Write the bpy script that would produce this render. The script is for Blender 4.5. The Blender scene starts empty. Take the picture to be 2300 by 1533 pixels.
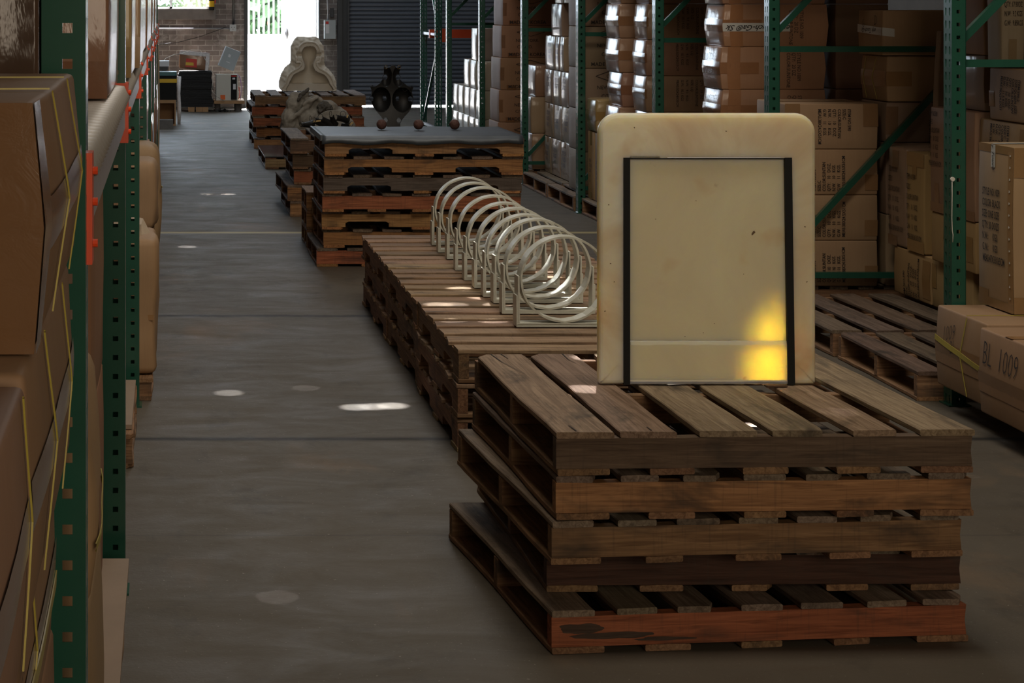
import bpy, bmesh, math, random
import numpy as np
from mathutils import Vector, Matrix, noise, Euler
random.seed(7)
SC = bpy.context.scene
COL = SC.collection
PI = math.pi

# ---------------------------------------------------------------- camera
FPX, VPX, VPY, EYE = 4512.0, 381.0, 5.0, 1.586      # focal length and vanishing point of the 2300x1533 frame
cam_data = bpy.data.cameras.new('camera')
cam = bpy.data.objects.new('camera', cam_data)
COL.objects.link(cam)
cam.location = (0, 0, EYE)
cam.rotation_euler = (PI / 2, 0, 0)
cam_data.sensor_width = 36
cam_data.lens = FPX / 2300 * 36
cam_data.shift_x = (1150 - VPX) / 2300
cam_data.shift_y = -(766.5 - VPY) / 2300
cam_data.clip_start = 0.05
cam_data.clip_end = 200
SC.camera = cam
SC.view_settings.view_transform = 'Standard'
SC.view_settings.look = 'None'
SC.view_settings.gamma = 1
SC.view_settings.use_curve_mapping = False
SC.view_settings.exposure = 0.0

# ---------------------------------------------------------------- sky, sun, large lights
world = bpy.data.worlds.new('world')
SC.world = world
world.use_nodes = True
bg = world.node_tree.nodes['Background']
bg.inputs[0].default_value = (0.72, 0.86, 1.0, 1)
bg.inputs[1].default_value = 9.0
SUN_DIR = Vector((0.10, 0.40, 0.91)).normalized()     # towards the sun
sd = bpy.data.lights.new('sun', 'SUN')
sd.energy = 150
sd.angle = 0.0175
sd.color = (0.98, 0.98, 1.0)
sun = bpy.data.objects.new('sun', sd)
COL.objects.link(sun)
sun.rotation_euler = SUN_DIR.to_track_quat('Z', 'Y').to_euler()

def area(name, loc, rot, sx, sy, power, color, spread=None):
    d = bpy.data.lights.new(name, 'AREA')
    d.shape = 'RECTANGLE'
    d.size, d.size_y = sx, sy
    d.energy = power
    d.color = color
    if spread: d.spread = spread
    o = bpy.data.objects.new(name, d)
    COL.objects.link(o)
    o.location = loc
    o.rotation_euler = rot
    return o

# daylight from rooflights over the aisle and the back door, plus two added fills
area('aisle_front_fill', (1.5, 5.2, 5.5), (math.radians(48), 0, 0), 2.4, 1.6, 150, (1.0, 0.88, 0.72))  # added fill, tilted to light the fronts of things along the aisle
area('rooflight_middle', (1.5, 12.5, 5.85), (0, 0, 0), 1.2, 8.0, 105, (1.0, 0.92, 0.82))
area('rooflight_far', (1.6, 23.5, 5.85), (0, 0, 0), 1.2, 7.0, 130, (0.80, 0.90, 1.0))
area('camera_end_fill', (2.2, -3.6, 2.6), (PI / 2 - 0.05, 0, 0), 3.6, 3.0, 160, (1.0, 0.82, 0.62))  # added fill from behind the camera; the wall there has no opening
for _p in (area('door_portal', (1.64, 30.52, 1.15), (-PI / 2, 0, 0), 1.06, 2.3, 1, (1, 1, 1)), area('window_portal', (-1.5, 30.52, 2.44), (-PI / 2, 0, 0), 4.2, 1.9, 1, (1, 1, 1))):
    _p.data.cycles.is_portal = True      # guides the sampling of the daylight through the opening

# ---------------------------------------------------------------- materials
def new_mat(name):
    m = bpy.data.materials.new(name)
    m.use_nodes = True
    nt = m.node_tree
    b = nt.nodes['Principled BSDF']
    return m, nt, b

def N(nt, t, **kw):
    n = nt.nodes.new(t)
    for k, v in kw.items():
        setattr(n, k, v)
    return n

def L(nt, a, b): nt.links.new(a, b)

def mathn(nt, op, a, b=None, clamp=False):
    n = N(nt, 'ShaderNodeMath', operation=op, use_clamp=clamp)
    for i, v in enumerate((a, b)):
        if v is None: continue
        if isinstance(v, (int, float)): n.inputs[i].default_value = v
        else: L(nt, v, n.inputs[i])
    return n.outputs[0]

def mixc(nt, fac, a, b, blend='MIX'):
    n = N(nt, 'ShaderNodeMix', data_type='RGBA', blend_type=blend)
    for s, v in ((n.inputs['Factor'], fac), (n.inputs[6], a), (n.inputs[7], b)):
        if isinstance(v, (int, float)): s.default_value = v
        elif isinstance(v, (tuple, list)): s.default_value = (*v[:3], 1)
        else: L(nt, v, s)
    return n.outputs[2]

def ramp(nt, fac, stops):
    n = N(nt, 'ShaderNodeValToRGB')
    e = n.color_ramp.elements
    while len(e) > 1: e.remove(e[0])
    e[0].position = stops[0][0]; e[0].color = (*stops[0][1], 1)
    for p, c in stops[1:]:
        x = e.new(p); x.color = (*c, 1)
    L(nt, fac, n.inputs[0])
    return n.outputs[0]

def coords(nt, scale=(1, 1, 1), which='Object', vary=True):
    tc = N(nt, 'ShaderNodeTexCoord')
    mp = N(nt, 'ShaderNodeMapping')
    mp.inputs['Scale'].default_value = scale
    L(nt, tc.outputs[which], mp.inputs['Vector'])
    if vary:
        oi = N(nt, 'ShaderNodeObjectInfo')
        add = N(nt, 'ShaderNodeVectorMath', operation='ADD')
        mul = N(nt, 'ShaderNodeVectorMath', operation='SCALE')
        L(nt, oi.outputs['Location'], mul.inputs[0]); mul.inputs['Scale'].default_value = 7.31
        L(nt, mp.outputs[0], add.inputs[0]); L(nt, mul.outputs[0], add.inputs[1])
        return add.outputs[0]
    return mp.outputs[0]

def noise_t(nt, vec, scale, detail=4, rough=0.6, dist=0.0):
    n = N(nt, 'ShaderNodeTexNoise')
    n.inputs['Scale'].default_value = scale
    n.inputs['Detail'].default_value = detail
    n.inputs['Roughness'].default_value = rough
    n.inputs['Distortion'].default_value = dist
    L(nt, vec, n.inputs['Vector'])
    return n.outputs['Fac']

def bump(nt, bsdf, h, strength=0.3, dist=0.01):
    n = N(nt, 'ShaderNodeBump')
    n.inputs['Strength'].default_value = strength
    n.inputs['Distance'].default_value = dist
    L(nt, h, n.inputs['Height']); L(nt, n.outputs[0], bsdf.inputs['Normal'])

def simple(name, col, rough=0.5, metal=0.0, nscale=0, namp=0.25, bumps=0.0, spec=0.5):
    m, nt, b = new_mat(name)
    b.inputs['Roughness'].default_value = rough
    b.inputs['Metallic'].default_value = metal
    b.inputs['Specular IOR Level'].default_value = spec
    if nscale:
        v = coords(nt)
        n = noise_t(nt, v, nscale)
        c = mixc(nt, n, tuple(x * (1 - namp) for x in col), tuple(min(1, x * (1 + namp)) for x in col))
        L(nt, c, b.inputs['Base Color'])
        if bumps: bump(nt, b, n, bumps, 0.01)
    else:
        b.inputs['Base Color'].default_value = (*col, 1)
    return m

def wood_mat():
    m, nt, b = new_mat('pallet_wood')
    oi = N(nt, 'ShaderNodeObjectInfo')
    v = coords(nt, (1.2, 26, 26))
    g = noise_t(nt, v, 3.0, 6, 0.62, 1.1)
    v2 = coords(nt, (2.2, 6, 6))
    st = noise_t(nt, v2, 1.6, 4, 0.6, 0.4)
    v3 = coords(nt, (60, 3.5, 3.5))
    saw = noise_t(nt, v3, 2.0, 2, 0.5)
    dark = mixc(nt, 1.0, oi.outputs['Color'], (0.45, 0.38, 0.33), 'MULTIPLY')
    light = mixc(nt, 1.0, oi.outputs['Color'], (1.22, 1.2, 1.16), 'MULTIPLY')
    c = mixc(nt, ramp(nt, g, [(0.3, (0, 0, 0)), (0.68, (1, 1, 1))]), dark, light)
    c = mixc(nt, ramp(nt, st, [(0.54, (0, 0, 0)), (0.72, (0.85, 0.85, 0.85))]), c, (0.035, 0.028, 0.022))
    c = mixc(nt, mathn(nt, 'MULTIPLY', ramp(nt, saw, [(0.56, (0, 0, 0)), (0.7, (1, 1, 1))]), 0.22), c, (0.05, 0.04, 0.03))
    L(nt, c, b.inputs['Base Color'])
    b.inputs['Roughness'].default_value = 0.72
    b.inputs['Specular IOR Level'].default_value = 0.3
    bump(nt, b, g, 0.5, 0.004)
    return m
M_WOOD = wood_mat()

def card_mat(name, film):
    m, nt, b = new_mat(name)
    oi = N(nt, 'ShaderNodeObjectInfo')
    v = coords(nt, (1, 1, 1))
    n = noise_t(nt, v, 3.0, 4, 0.6)
    v2 = coords(nt, (130, 130, 1.5))
    cor = noise_t(nt, v2, 1.0, 1, 0.5)
    c = mixc(nt, n, mixc(nt, 1.0, oi.outputs['Color'], (0.78, 0.76, 0.74), 'MULTIPLY'), mixc(nt, 1.0, oi.outputs['Color'], (1.15, 1.15, 1.15), 'MULTIPLY'))
    c = mixc(nt, mathn(nt, 'MULTIPLY', cor, 0.16), c, (0.09, 0.06, 0.04))
    L(nt, c, b.inputs['Base Color'])
    b.inputs['Roughness'].default_value = 0.62
    b.inputs['Specular IOR Level'].default_value = 0.35
    if film:
        w = noise_t(nt, coords(nt, (5, 5, 1.2)), 2.2, 5, 0.7, 0.8)
        b.inputs['Coat Weight'].default_value = 0.9
        b.inputs['Coat Roughness'].default_value = 0.13
        bn = N(nt, 'ShaderNodeBump'); bn.inputs['Strength'].default_value = 0.28; bn.inputs['Distance'].default_value = 0.008
        L(nt, w, bn.inputs['Height']); L(nt, bn.outputs[0], b.inputs['Coat Normal'])
    else:
        bump(nt, b, n, 0.25, 0.01)
    return m
M_CARD = card_mat('cardboard', False)
M_FILM = card_mat('cardboard_in_film', True)

def tape_mat():
    m, nt, b = new_mat('packing_tape')
    v = coords(nt, (1, 1, 1))
    n = noise_t(nt, v, 22, 4, 0.7, 0.8)
    oi = N(nt, 'ShaderNodeObjectInfo')
    c = mixc(nt, n, mixc(nt, 1.0, oi.outputs['Color'], (0.8, 0.8, 0.8), 'MULTIPLY'), oi.outputs['Color'])
    L(nt, c, b.inputs['Base Color'])
    b.inputs['Roughness'].default_value = 0.18
    bump(nt, b, n, 0.15, 0.003)
    return m
M_TAPE = tape_mat()
M_INK = simple('stamp_ink', (0.020, 0.014, 0.012), 0.8)
M_INKBLUE = simple('blue_stamp_ink', (0.035, 0.03, 0.10), 0.8)
M_PEN = simple('marker_pen', (0.018, 0.016, 0.02), 0.6)
M_STRAP = simple('yellow_strapping', (0.40, 0.33, 0.06), 0.35, nscale=40, namp=0.15)
M_WTAPE = simple('white_printed_tape', (0.55, 0.55, 0.52), 0.35)
M_GREEN = simple('green_rack_paint', (0.016, 0.078, 0.052), 0.20, nscale=9, namp=0.22)
M_ORANGE = simple('orange_rack_paint', (0.72, 0.075, 0.018), 0.35)
M_GALV = simple('galvanised_steel', (0.50, 0.50, 0.54), 0.32, 0.55, nscale=25, namp=0.15)
M_DECK = simple('shelf_deck_steel', (0.40, 0.37, 0.33), 0.45, 0.3)
M_PLY = simple('dusty_plywood', (0.27, 0.20, 0.145), 0.75, nscale=6, namp=0.2, bumps=0.1)
M_WHITE = simple('offwhite_paint', (0.62, 0.62, 0.53), 0.42, nscale=22, namp=0.10, bumps=0.25)
M_PLASTER = simple('cast_plaster', (0.66, 0.60, 0.50), 0.8, nscale=12, namp=0.12, bumps=0.25)
M_CLAY = simple('grey_clay', (0.25, 0.235, 0.205), 0.85, nscale=22, namp=0.55, bumps=0.6)
M_CLAYD = simple('dark_clay', (0.075, 0.07, 0.062), 0.85, nscale=20, namp=0.4, bumps=0.6)
M_BLACK = simple('blackened_steel', (0.016, 0.016, 0.016), 0.50, 0.35, nscale=16, namp=0.5, bumps=0.2)
M_BRASS = simple('worn_brass_edge', (0.36, 0.26, 0.12), 0.4, 0.7)
M_LEAD = simple('dull_metal_sheet', (0.075, 0.088, 0.105), 0.42, 0.4, nscale=7, namp=0.3, bumps=0.25)
M_RUST = simple('red_brown_clay', (0.075, 0.032, 0.024), 0.75, nscale=30, namp=0.5, bumps=0.9)
M_BARS = simple('black_steel_bar', (0.006, 0.007, 0.007), 0.6, spec=.25)
M_DPLATE = simple('polished_dark_plate', (0.06, 0.06, 0.065), 0.16, 0.3, nscale=5, namp=0.3)
M_RUBBER = simple('black_rubber', (0.022, 0.021, 0.021), 0.8)
M_CONC = simple('rough_concrete', (0.17, 0.16, 0.15), 0.9, nscale=7, namp=0.4, bumps=0.4)
M_ROOF = simple('roof_boarding', (0.10, 0.08, 0.065), 0.85, nscale=3)
M_WALL = simple('painted_block_wall', (0.16, 0.14, 0.12), 0.85, nscale=4)
M_COLUMN = simple('dark_steel_column', (0.045, 0.05, 0.055), 0.45, nscale=6)
M_SHUT = simple('grey_shutter_steel', (0.17, 0.19, 0.23), 0.42, 0.25, nscale=3, namp=0.15)
M_GREYBOX = simple('grey_enamel', (0.42, 0.47, 0.49), 0.4)
M_CREAM = simple('cream_enamel', (0.62, 0.60, 0.53), 0.45)
M_RED = simple('red_enamel', (0.60, 0.03, 0.02), 0.4)
M_YEL = simple('yellow_paint', (0.72, 0.45, 0.02), 0.4)
M_WOODP = simple('planed_timber', (0.42, 0.24, 0.11), 0.6, nscale=9)
M_WPAPER = simple('white_paper', (0.75, 0.76, 0.78), 0.6)
M_CABLE = simple('white_cable', (0.6, 0.58, 0.53), 0.5)
M_CLEAR = simple('clear_film_bag', (0.75, 0.72, 0.72), 0.12, nscale=30, namp=0.3, bumps=0.9)
M_GROUND = simple('outdoor_paving', (0.62, 0.60, 0.56), 0.9, nscale=1)
M_LEAF = simple('foliage', (0.045, 0.10, 0.04), 0.6, nscale=2, namp=0.5)

def brick_mat():
    m, nt, b = new_mat('old_brickwork')
    tc = N(nt, 'ShaderNodeTexCoord')
    sep = N(nt, 'ShaderNodeSeparateXYZ'); L(nt, tc.outputs['Object'], sep.inputs[0])
    cmb = N(nt, 'ShaderNodeCombineXYZ'); L(nt, sep.outputs['X'], cmb.inputs[0]); L(nt, sep.outputs['Z'], cmb.inputs[1])
    br = N(nt, 'ShaderNodeTexBrick')
    L(nt, cmb.outputs[0], br.inputs['Vector'])
    br.inputs['Color1'].default_value = (0.16, 0.138, 0.128, 1)
    br.inputs['Color2'].default_value = (0.29, 0.255, 0.235, 1)
    br.inputs['Mortar'].default_value = (0.44, 0.42, 0.39, 1)
    br.inputs['Scale'].default_value = 1.0
    br.inputs['Mortar Size'].default_value = 0.006
    br.inputs['Brick Width'].default_value = 0.215
    br.inputs['Row Height'].default_value = 0.078
    n = noise_t(nt, tc.outputs['Object'], 2.2, 5, 0.65)
    wht = ramp(nt, noise_t(nt, tc.outputs['Object'], 3.1, 4, 0.7, 0.5), [(0.56, (0, 0, 0)), (0.68, (0.6, 0.6, 0.6))])
    c = mixc(nt, ramp(nt, n, [(0.35, (0.8, 0.8, 0.8)), (0.6, (0, 0, 0))]), br.outputs['Color'], (0.07, 0.058, 0.052))
    c = mixc(nt, wht, c, (0.42, 0.40, 0.38))
    L(nt, c, b.inputs['Base Color'])
    b.inputs['Roughness'].default_value = 0.85
    bump(nt, b, mathn(nt, 'SUBTRACT', n, br.outputs['Fac']), 0.7, 0.01)
    return m
M_BRICK = brick_mat()

def floor_mat():
    m, nt, b = new_mat('worn_concrete_floor')
    tc = N(nt, 'ShaderNodeTexCoord')
    o = tc.outputs['Object']
    sep = N(nt, 'ShaderNodeSeparateXYZ'); L(nt, o, sep.inputs[0])
    mp = N(nt, 'ShaderNodeMapping'); mp.inputs['Scale'].default_value = (1, 0.55, 1); L(nt, o, mp.inputs[0])
    n1 = noise_t(nt, mp.outputs[0], 0.9, 6, 0.62)
    n2 = noise_t(nt, mp.outputs[0], 9.0, 6, 0.7)
    n3 = noise_t(nt, o, 85.0, 3, 0.6)
    c = mixc(nt, n1, (0.048, 0.041, 0.031), (0.140, 0.119, 0.092))
    c = mixc(nt, mathn(nt, 'MULTIPLY', n2, 0.55), c, (0.105, 0.088, 0.066))
    # rusty scuffed patch and pale scratches
    sp = ramp(nt, noise_t(nt, mp.outputs[0], 1.5, 4, 0.6, 0.5), [(0.58, (0, 0, 0)), (0.72, (0.7, 0.7, 0.7))])
    c = mixc(nt, sp, c, (0.17, 0.115, 0.07))
    dk = ramp(nt, noise_t(nt, mp.outputs[0], 3.3, 5, 0.7, 0.3), [(0.56, (0, 0, 0)), (0.70, (0.6, 0.6, 0.6))])
    c = mixc(nt, dk, c, (0.045, 0.04, 0.033))
    fleck = ramp(nt, n3, [(0.68, (0, 0, 0)), (0.73, (1, 1, 1))])
    c = mixc(nt, mathn(nt, 'MULTIPLY', fleck, 0.6), c, (0.42, 0.40, 0.36))
    mp2 = N(nt, 'ShaderNodeMapping'); mp2.inputs['Scale'].default_value = (3, 12, 1); mp2.inputs['Rotation'].default_value = (0, 0, 0.15); L(nt, o, mp2.inputs[0])
    scr = ramp(nt, noise_t(nt, mp2.outputs[0], 2.0, 5, 0.75, 1.5), [(0.64, (0, 0, 0)), (0.72, (0.22, 0.22, 0.22))])
    c = mixc(nt, scr, c, (0.30, 0.28, 0.25))
    wob = mathn(nt, 'MULTIPLY', mathn(nt, 'SUBTRACT', noise_t(nt, o, 3.0, 4, 0.7), 0.5), 0.10)
    wobs = mathn(nt, 'MULTIPLY', mathn(nt, 'SUBTRACT', noise_t(nt, o, 9.0, 3, 0.7), 0.5), 0.02)
    y = sep.outputs['Y']
    def line(c, y0, w, col, wo, f=1.0):
        d = mathn(nt, 'ABSOLUTE', mathn(nt, 'SUBTRACT', mathn(nt, 'ADD', y, wo), y0))
        k = mathn(nt, 'SUBTRACT', 1.0, mathn(nt, 'DIVIDE', d, w), True)
        return mixc(nt, mathn(nt, 'MULTIPLY', k, f), c, col)
    c = line(c, 7.30, 0.045, (0.006, 0.005, 0.004), wobs)
    c = line(c, 5.98, 0.010, (0.05, 0.045, 0.04), wobs, 0.5)
    c = line(c, 10.16, 0.055, (0.008, 0.007, 0.006), wob)
    c = line(c, 13.84, 0.075, (0.50, 0.42, 0.20), wobs, 0.85)
    c = line(c, 24.9, 0.06, (0.5, 0.5, 0.48), wobs, 0.6)
    c = line(c, 19.2, 0.03, (0.03, 0.025, 0.02), wobs, 0.7)
    L(nt, c, b.inputs['Base Color'])
    mp3 = N(nt, 'ShaderNodeMapping'); mp3.inputs['Scale'].default_value = (1.2, 2.6, 1); L(nt, o, mp3.inputs[0])
    n4 = noise_t(nt, mp3.outputs[0], 2.0, 6, 0.75, 0.6)
    L(nt, ramp(nt, n4, [(0.36, (0.70, 0.70, 0.70)), (0.66, (0.50, 0.50, 0.50))]), b.inputs['Roughness'])
    b.inputs['Specular IOR Level'].default_value = 0.30
    bump(nt, b, mathn(nt, 'ADD', n2, mathn(nt, 'MULTIPLY', n3, 0.5)), 0.22, 0.006)
    return m
M_FLOOR = floor_mat()

def onyx_mat():
    m, nt, b = new_mat('polished_onyx')
    v = coords(nt, (1, 1, 1), vary=False)
    n = noise_t(nt, v, 2.6, 5, 0.6, 0.8)
    n2 = noise_t(nt, coords(nt, (14, 14, 1.3), vary=False), 2.0, 4, 0.6)
    c = mixc(nt, ramp(nt, n, [(0.36, (0, 0, 0)), (0.62, (1, 1, 1))]), (0.70, 0.55, 0.33), (0.95, 0.89, 0.70))
    c = mixc(nt, ramp(nt, noise_t(nt, v, 6.5, 3, 0.5), [(0.60, (0, 0, 0)), (0.72, (0.55, 0.55, 0.55))]), c, (0.62, 0.42, 0.16))
    c = mixc(nt, mathn(nt, 'MULTIPLY', n2, 0.35), c, (0.80, 0.74, 0.56))
    sp = ramp(nt, noise_t(nt, v, 16, 3, 0.5), [(0.72, (0, 0, 0)), (0.80, (0.6, 0.6, 0.6))])
    c = mixc(nt, sp, c, (0.30, 0.18, 0.06))
    L(nt, c, b.inputs['Base Color'])
    b.inputs['Subsurface Weight'].default_value = 0.85
    b.inputs['Subsurface Radius'].default_value = (1.0, 0.80, 0.40)
    b.inputs['Subsurface Scale'].default_value = 0.06
    b.inputs['Roughness'].default_value = 0.28
    bump(nt, b, n2, 0.04, 0.005)
    return m
M_ONYX = onyx_mat()
M_ONYX2 = M_ONYX.copy(); M_ONYX2.name = 'honed_onyx_panel'
for nd in M_ONYX2.node_tree.nodes:
    if nd.type == 'MIX' and abs(nd.inputs[6].default_value[0] - .70) < .01: nd.inputs[6].default_value = (.72, .66, .46, 1); nd.inputs[7].default_value = (.82, .77, .55, 1)
    if nd.type == 'BSDF_PRINCIPLED': nd.inputs['Roughness'].default_value = .4

# ---------------------------------------------------------------- object helpers
def tag(o, label=None, cat=None, group=None, kind=None):
    if label: o['label'] = label
    if cat: o['category'] = cat
    if group: o['group'] = group
    if kind: o['kind'] = kind
    return o

def empty(name, loc=(0, 0, 0), rz=0.0, label=None, cat=None, group=None):
    o = bpy.data.objects.new(name, None)
    COL.objects.link(o)
    o.empty_display_size = 0.1
    o.location = loc
    o.rotation_euler = (0, 0, rz)
    return tag(o, label, cat, group)

def link_mesh(name, me, mat=None, parent=None, loc=(0, 0, 0), rot=(0, 0, 0), color=None):
    if mat is not None and not me.materials: me.materials.append(mat)
    o = bpy.data.objects.new(name, me)
    COL.objects.link(o)
    o.location = loc
    o.rotation_euler = rot
    if parent: o.parent = parent
    if color: o.color = (*color[:3], 1)
    return o

def mesh_from(name, verts, faces, smooth=False):
    me = bpy.data.meshes.new(name)
    me.from_pydata([tuple(v) for v in verts], [], faces)
    if smooth:
        for p in me.polygons: p.use_smooth = True
    me.update()
    return me

class MB:
    """collects shapes into one mesh"""
    def __init__(s): s.v, s.f = [], []
    def add(s, verts, faces):
        o = len(s.v)
        s.v += [Vector(v) for v in verts]
        s.f += [tuple(i + o for i in f) for f in faces]
        return s
    def box(s, x0, x1, y0, y1, z0, z1, M=None, ch=0.0):
        if ch > 0:
            return s.prism([(x0 + ch, y0), (x1 - ch, y0), (x1, y0 + ch), (x1, y1 - ch), (x1 - ch, y1), (x0 + ch, y1), (x0, y1 - ch), (x0, y0 + ch)], z0, z1, M)
        v = [Vector((x, y, z)) for z in (z0, z1) for x, y in ((x0, y0), (x1, y0), (x1, y1), (x0, y1))]
        if M: v = [M @ p for p in v]
        return s.add(v, [(3, 2, 1, 0), (4, 5, 6, 7), (0, 1, 5, 4), (1, 2, 6, 5), (2, 3, 7, 6), (3, 0, 4, 7)])
    def prism(s, poly, z0, z1, M=None):
        n = len(poly)
        v = [Vector((x, y, z0)) for x, y in poly] + [Vector((x, y, z1)) for x, y in poly]
        if M: v = [M @ p for p in v]
        return s.add(v, [tuple(range(n - 1, -1, -1)), tuple(range(n, 2 * n))] + [(i, (i + 1) % n, n + (i + 1) % n, n + i) for i in range(n)])
    def bar(s, a, b, w, h, up=(0, 0, 1)):
        a, b = Vector(a), Vector(b)
        d = (b - a).normalized()
        u = Vector(up)
        if abs(d.dot(u)) > 0.98: u = Vector((0, 1, 0))
        r = d.cross(u).normalized(); u = r.cross(d)
        v = []
        for p in (a, b):
            for i, j in ((-1, -1), (1, -1), (1, 1), (-1, 1)): v.append(p + r * w / 2 * i + u * h / 2 * j)
        return s.add(v, [(3, 2, 1, 0), (4, 5, 6, 7), (0, 1, 5, 4), (1, 2, 6, 5), (2, 3, 7, 6), (3, 0, 4, 7)])
    def tube(s, pts, r, n=8, closed=False):
        pts = [Vector(p) for p in pts]
        rr = r if isinstance(r, (list, tuple)) else [r] * len(pts)
        v, m = [], len(pts)
        prev = None
        for i, p in enumerate(pts):
            d = (pts[(i + 1) % m] - pts[i - 1]) if closed else (pts[min(i + 1, m - 1)] - pts[max(i - 1, 0)])
            d.normalize()
            if prev is None:
                a = Vector((0, 0, 1)) if abs(d.z) < 0.9 else Vector((1, 0, 0))
                u = d.cross(a).normalized()
            else:
                u = (prev - d * prev.dot(d)).normalized()
            prev = u
            w = d.cross(u)
            for k in range(n):
                t = 2 * PI * k / n
                v.append(p + (u * math.cos(t) + w * math.sin(t)) * rr[i])
        f = []
        for i in range(m if closed else m - 1):
            j = (i + 1) % m
            for k in range(n):
                l = (k + 1) % n
                f.append((i * n + k, j * n + k, j * n + l, i * n + l))
        if not closed: f += [tuple(range(n)), tuple(range((m - 1) * n + n - 1, (m - 1) * n - 1, -1))]
        return s.add(v, f)
    def cyl(s, c, r, h, n=16, axis='z'):
        c = Vector(c)
        d = {'z': Vector((0, 0, h)), 'x': Vector((h, 0, 0)), 'y': Vector((0, h, 0))}[axis]
        return s.tube([c, c + d], r, n)
    def build(s, name, mat=None, parent=None, loc=(0, 0, 0), rot=(0, 0, 0), smooth=False, color=None):
        me = mesh_from(name, s.v, s.f, smooth)
        bm = bmesh.new(); bm.from_mesh(me)
        bmesh.ops.recalc_face_normals(bm, faces=bm.faces)
        bm.to_mesh(me); bm.free()
        return link_mesh(name, me, mat, parent, loc, rot, color)

def bx(name, x0, x1, y0, y1, z0, z1, mat, parent=None, ch=0.0, label=None, kind=None, color=None):
    """a box object whose origin is at its base centre"""
    cx, cy = (x0 + x1) / 2, (y0 + y1) / 2
    o = MB().box(x0 - cx, x1 - cx, y0 - cy, y1 - cy, 0, z1 - z0, ch=ch).build(name, mat, parent, (cx, cy, z0), color=color)
    if label: o['label'] = label
    if kind: o['kind'] = kind
    return o

def ax(px, Y): return (px - VPX) * Y / FPX          # lateral position of a sight line at distance Y
def az(py, Y): return EYE - (py - VPY) * Y / FPX    # height of a sight line at distance Y

# ---------------------------------------------------------------- room shell
FLX0, FLX1, FLY0, FLY1 = -4.2, 7.2, -4.0, 30.3
o = MB().box(FLX0 - 0.2, FLX1 + 0.2, FLY0 - 0.2, FLY1 + 0.25, -0.15, 0).build('floor', M_FLOOR); o['kind'] = 'structure'
bx('wall_left', FLX0 - 0.2, FLX0, FLY0, FLY1 + 0.25, 0, 6, M_WALL, kind='structure')
bx('wall_right', FLX1, FLX1 + 0.2, FLY0, FLY1 + 0.25, 0, 6, M_WALL, kind='structure')
bx('wall_front', FLX0 - 0.2, FLX1 + 0.2, FLY0 - 0.2, FLY0, 0, 6, M_WALL, kind='structure')
YB = 30.3
XW0, XW1 = -3.6, ax(474, YB)      # window
ZS = az(20, YB)
XD0, XD1 = ax(556, YB), ax(716, YB)   # door opening
XC0, XC1 = ax(757, YB), ax(783, YB)   # steel column
XS1 = 5.9
def bwall(x0, x1, z0, z1):
    mbw.box(x0, x1, YB, YB + 0.25, z0, z1)
mbw = MB()
bwall(FLX0, XW0, 0, 6); bwall(XW0, XW1, 0, ZS - 0.16); bwall(XW0, XW1, 3.4, 6)
bwall(XW1, XD0 - 0.05, 0, 6); bwall(XD0 - 0.05, XD1 + 0.02, 2.35, 6); bwall(XD1 + 0.02, XC0 + 0.05, 0, 6)
bwall(XC0 + 0.05, XS1, 3.3, 6); bwall(XS1, FLX1, 0, 6)
o = mbw.build('wall_back', M_BRICK); o['kind'] = 'structure'
# window: sill, frame, glass
m_glass, nt, b = new_mat('window_glass')
tr = N(nt, 'ShaderNodeBsdfTransparent'); gl = N(nt, 'ShaderNodeBsdfGlossy'); mx = N(nt, 'ShaderNodeMixShader')
gl.inputs['Roughness'].default_value = 0.05; mx.inputs[0].default_value = 0.08
L(nt, tr.outputs[0], mx.inputs[1]); L(nt, gl.outputs[0], mx.inputs[2]); L(nt, mx.outputs[0], nt.nodes['Material Output'].inputs[0])
w = empty('window_1', ((XW0 + XW1) / 2, YB + 0.12, ZS)); w['kind'] = 'structure'
hw = (XW1 - XW0) / 2
mb = MB()
for i in range(8):
    xx = -hw + 2 * hw * i / 7
    mb.box(xx - 0.015, xx + 0.015, -0.02, 0.02, 0, 3.4 - ZS)
mb.box(-hw, hw, -0.02, 0.02, 0, 0.03); mb.box(-hw, hw, -0.02, 0.02, 3.37 - ZS, 3.4 - ZS)
mb.build('window_frame', M_GALV, w)
MB().box(-hw, hw, -0.003, 0.003, 0.03, 3.37 - ZS).build('pane', m_glass, w)
MB().box(-hw - 0.05, hw + 0.07, -0.17, 0.13, -0.16, 0, ch=0.01).build('window_sill', M_CONC, w)
# ivy growing against the window from outside
rnd = random.Random(3)
mb = MB()
for i in range(420):
    t = rnd.random()
    px = rnd.uniform(-hw, hw); h = abs(rnd.gauss(0, 0.05)) + 0.02 * math.sin(px * 9)
    c = Vector((px, 0.2 + rnd.random() * 0.05, h)); s_ = rnd.uniform(0.012, 0.03)
    a = rnd.random() * 6.3
    mb.add([c + Vector((math.cos(a + k * PI / 2) * s_, rnd.uniform(-.01, .01), math.sin(a + k * PI / 2) * s_)) for k in range(4)], [(0, 1, 2, 3)])
o = mb.build('ivy', M_LEAF, None, ((XW0 + XW1) / 2, YB + 0.12, ZS)); tag(o, 'straggling ivy along the foot of the back window, outside the glass', 'plant', kind='stuff')

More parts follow.
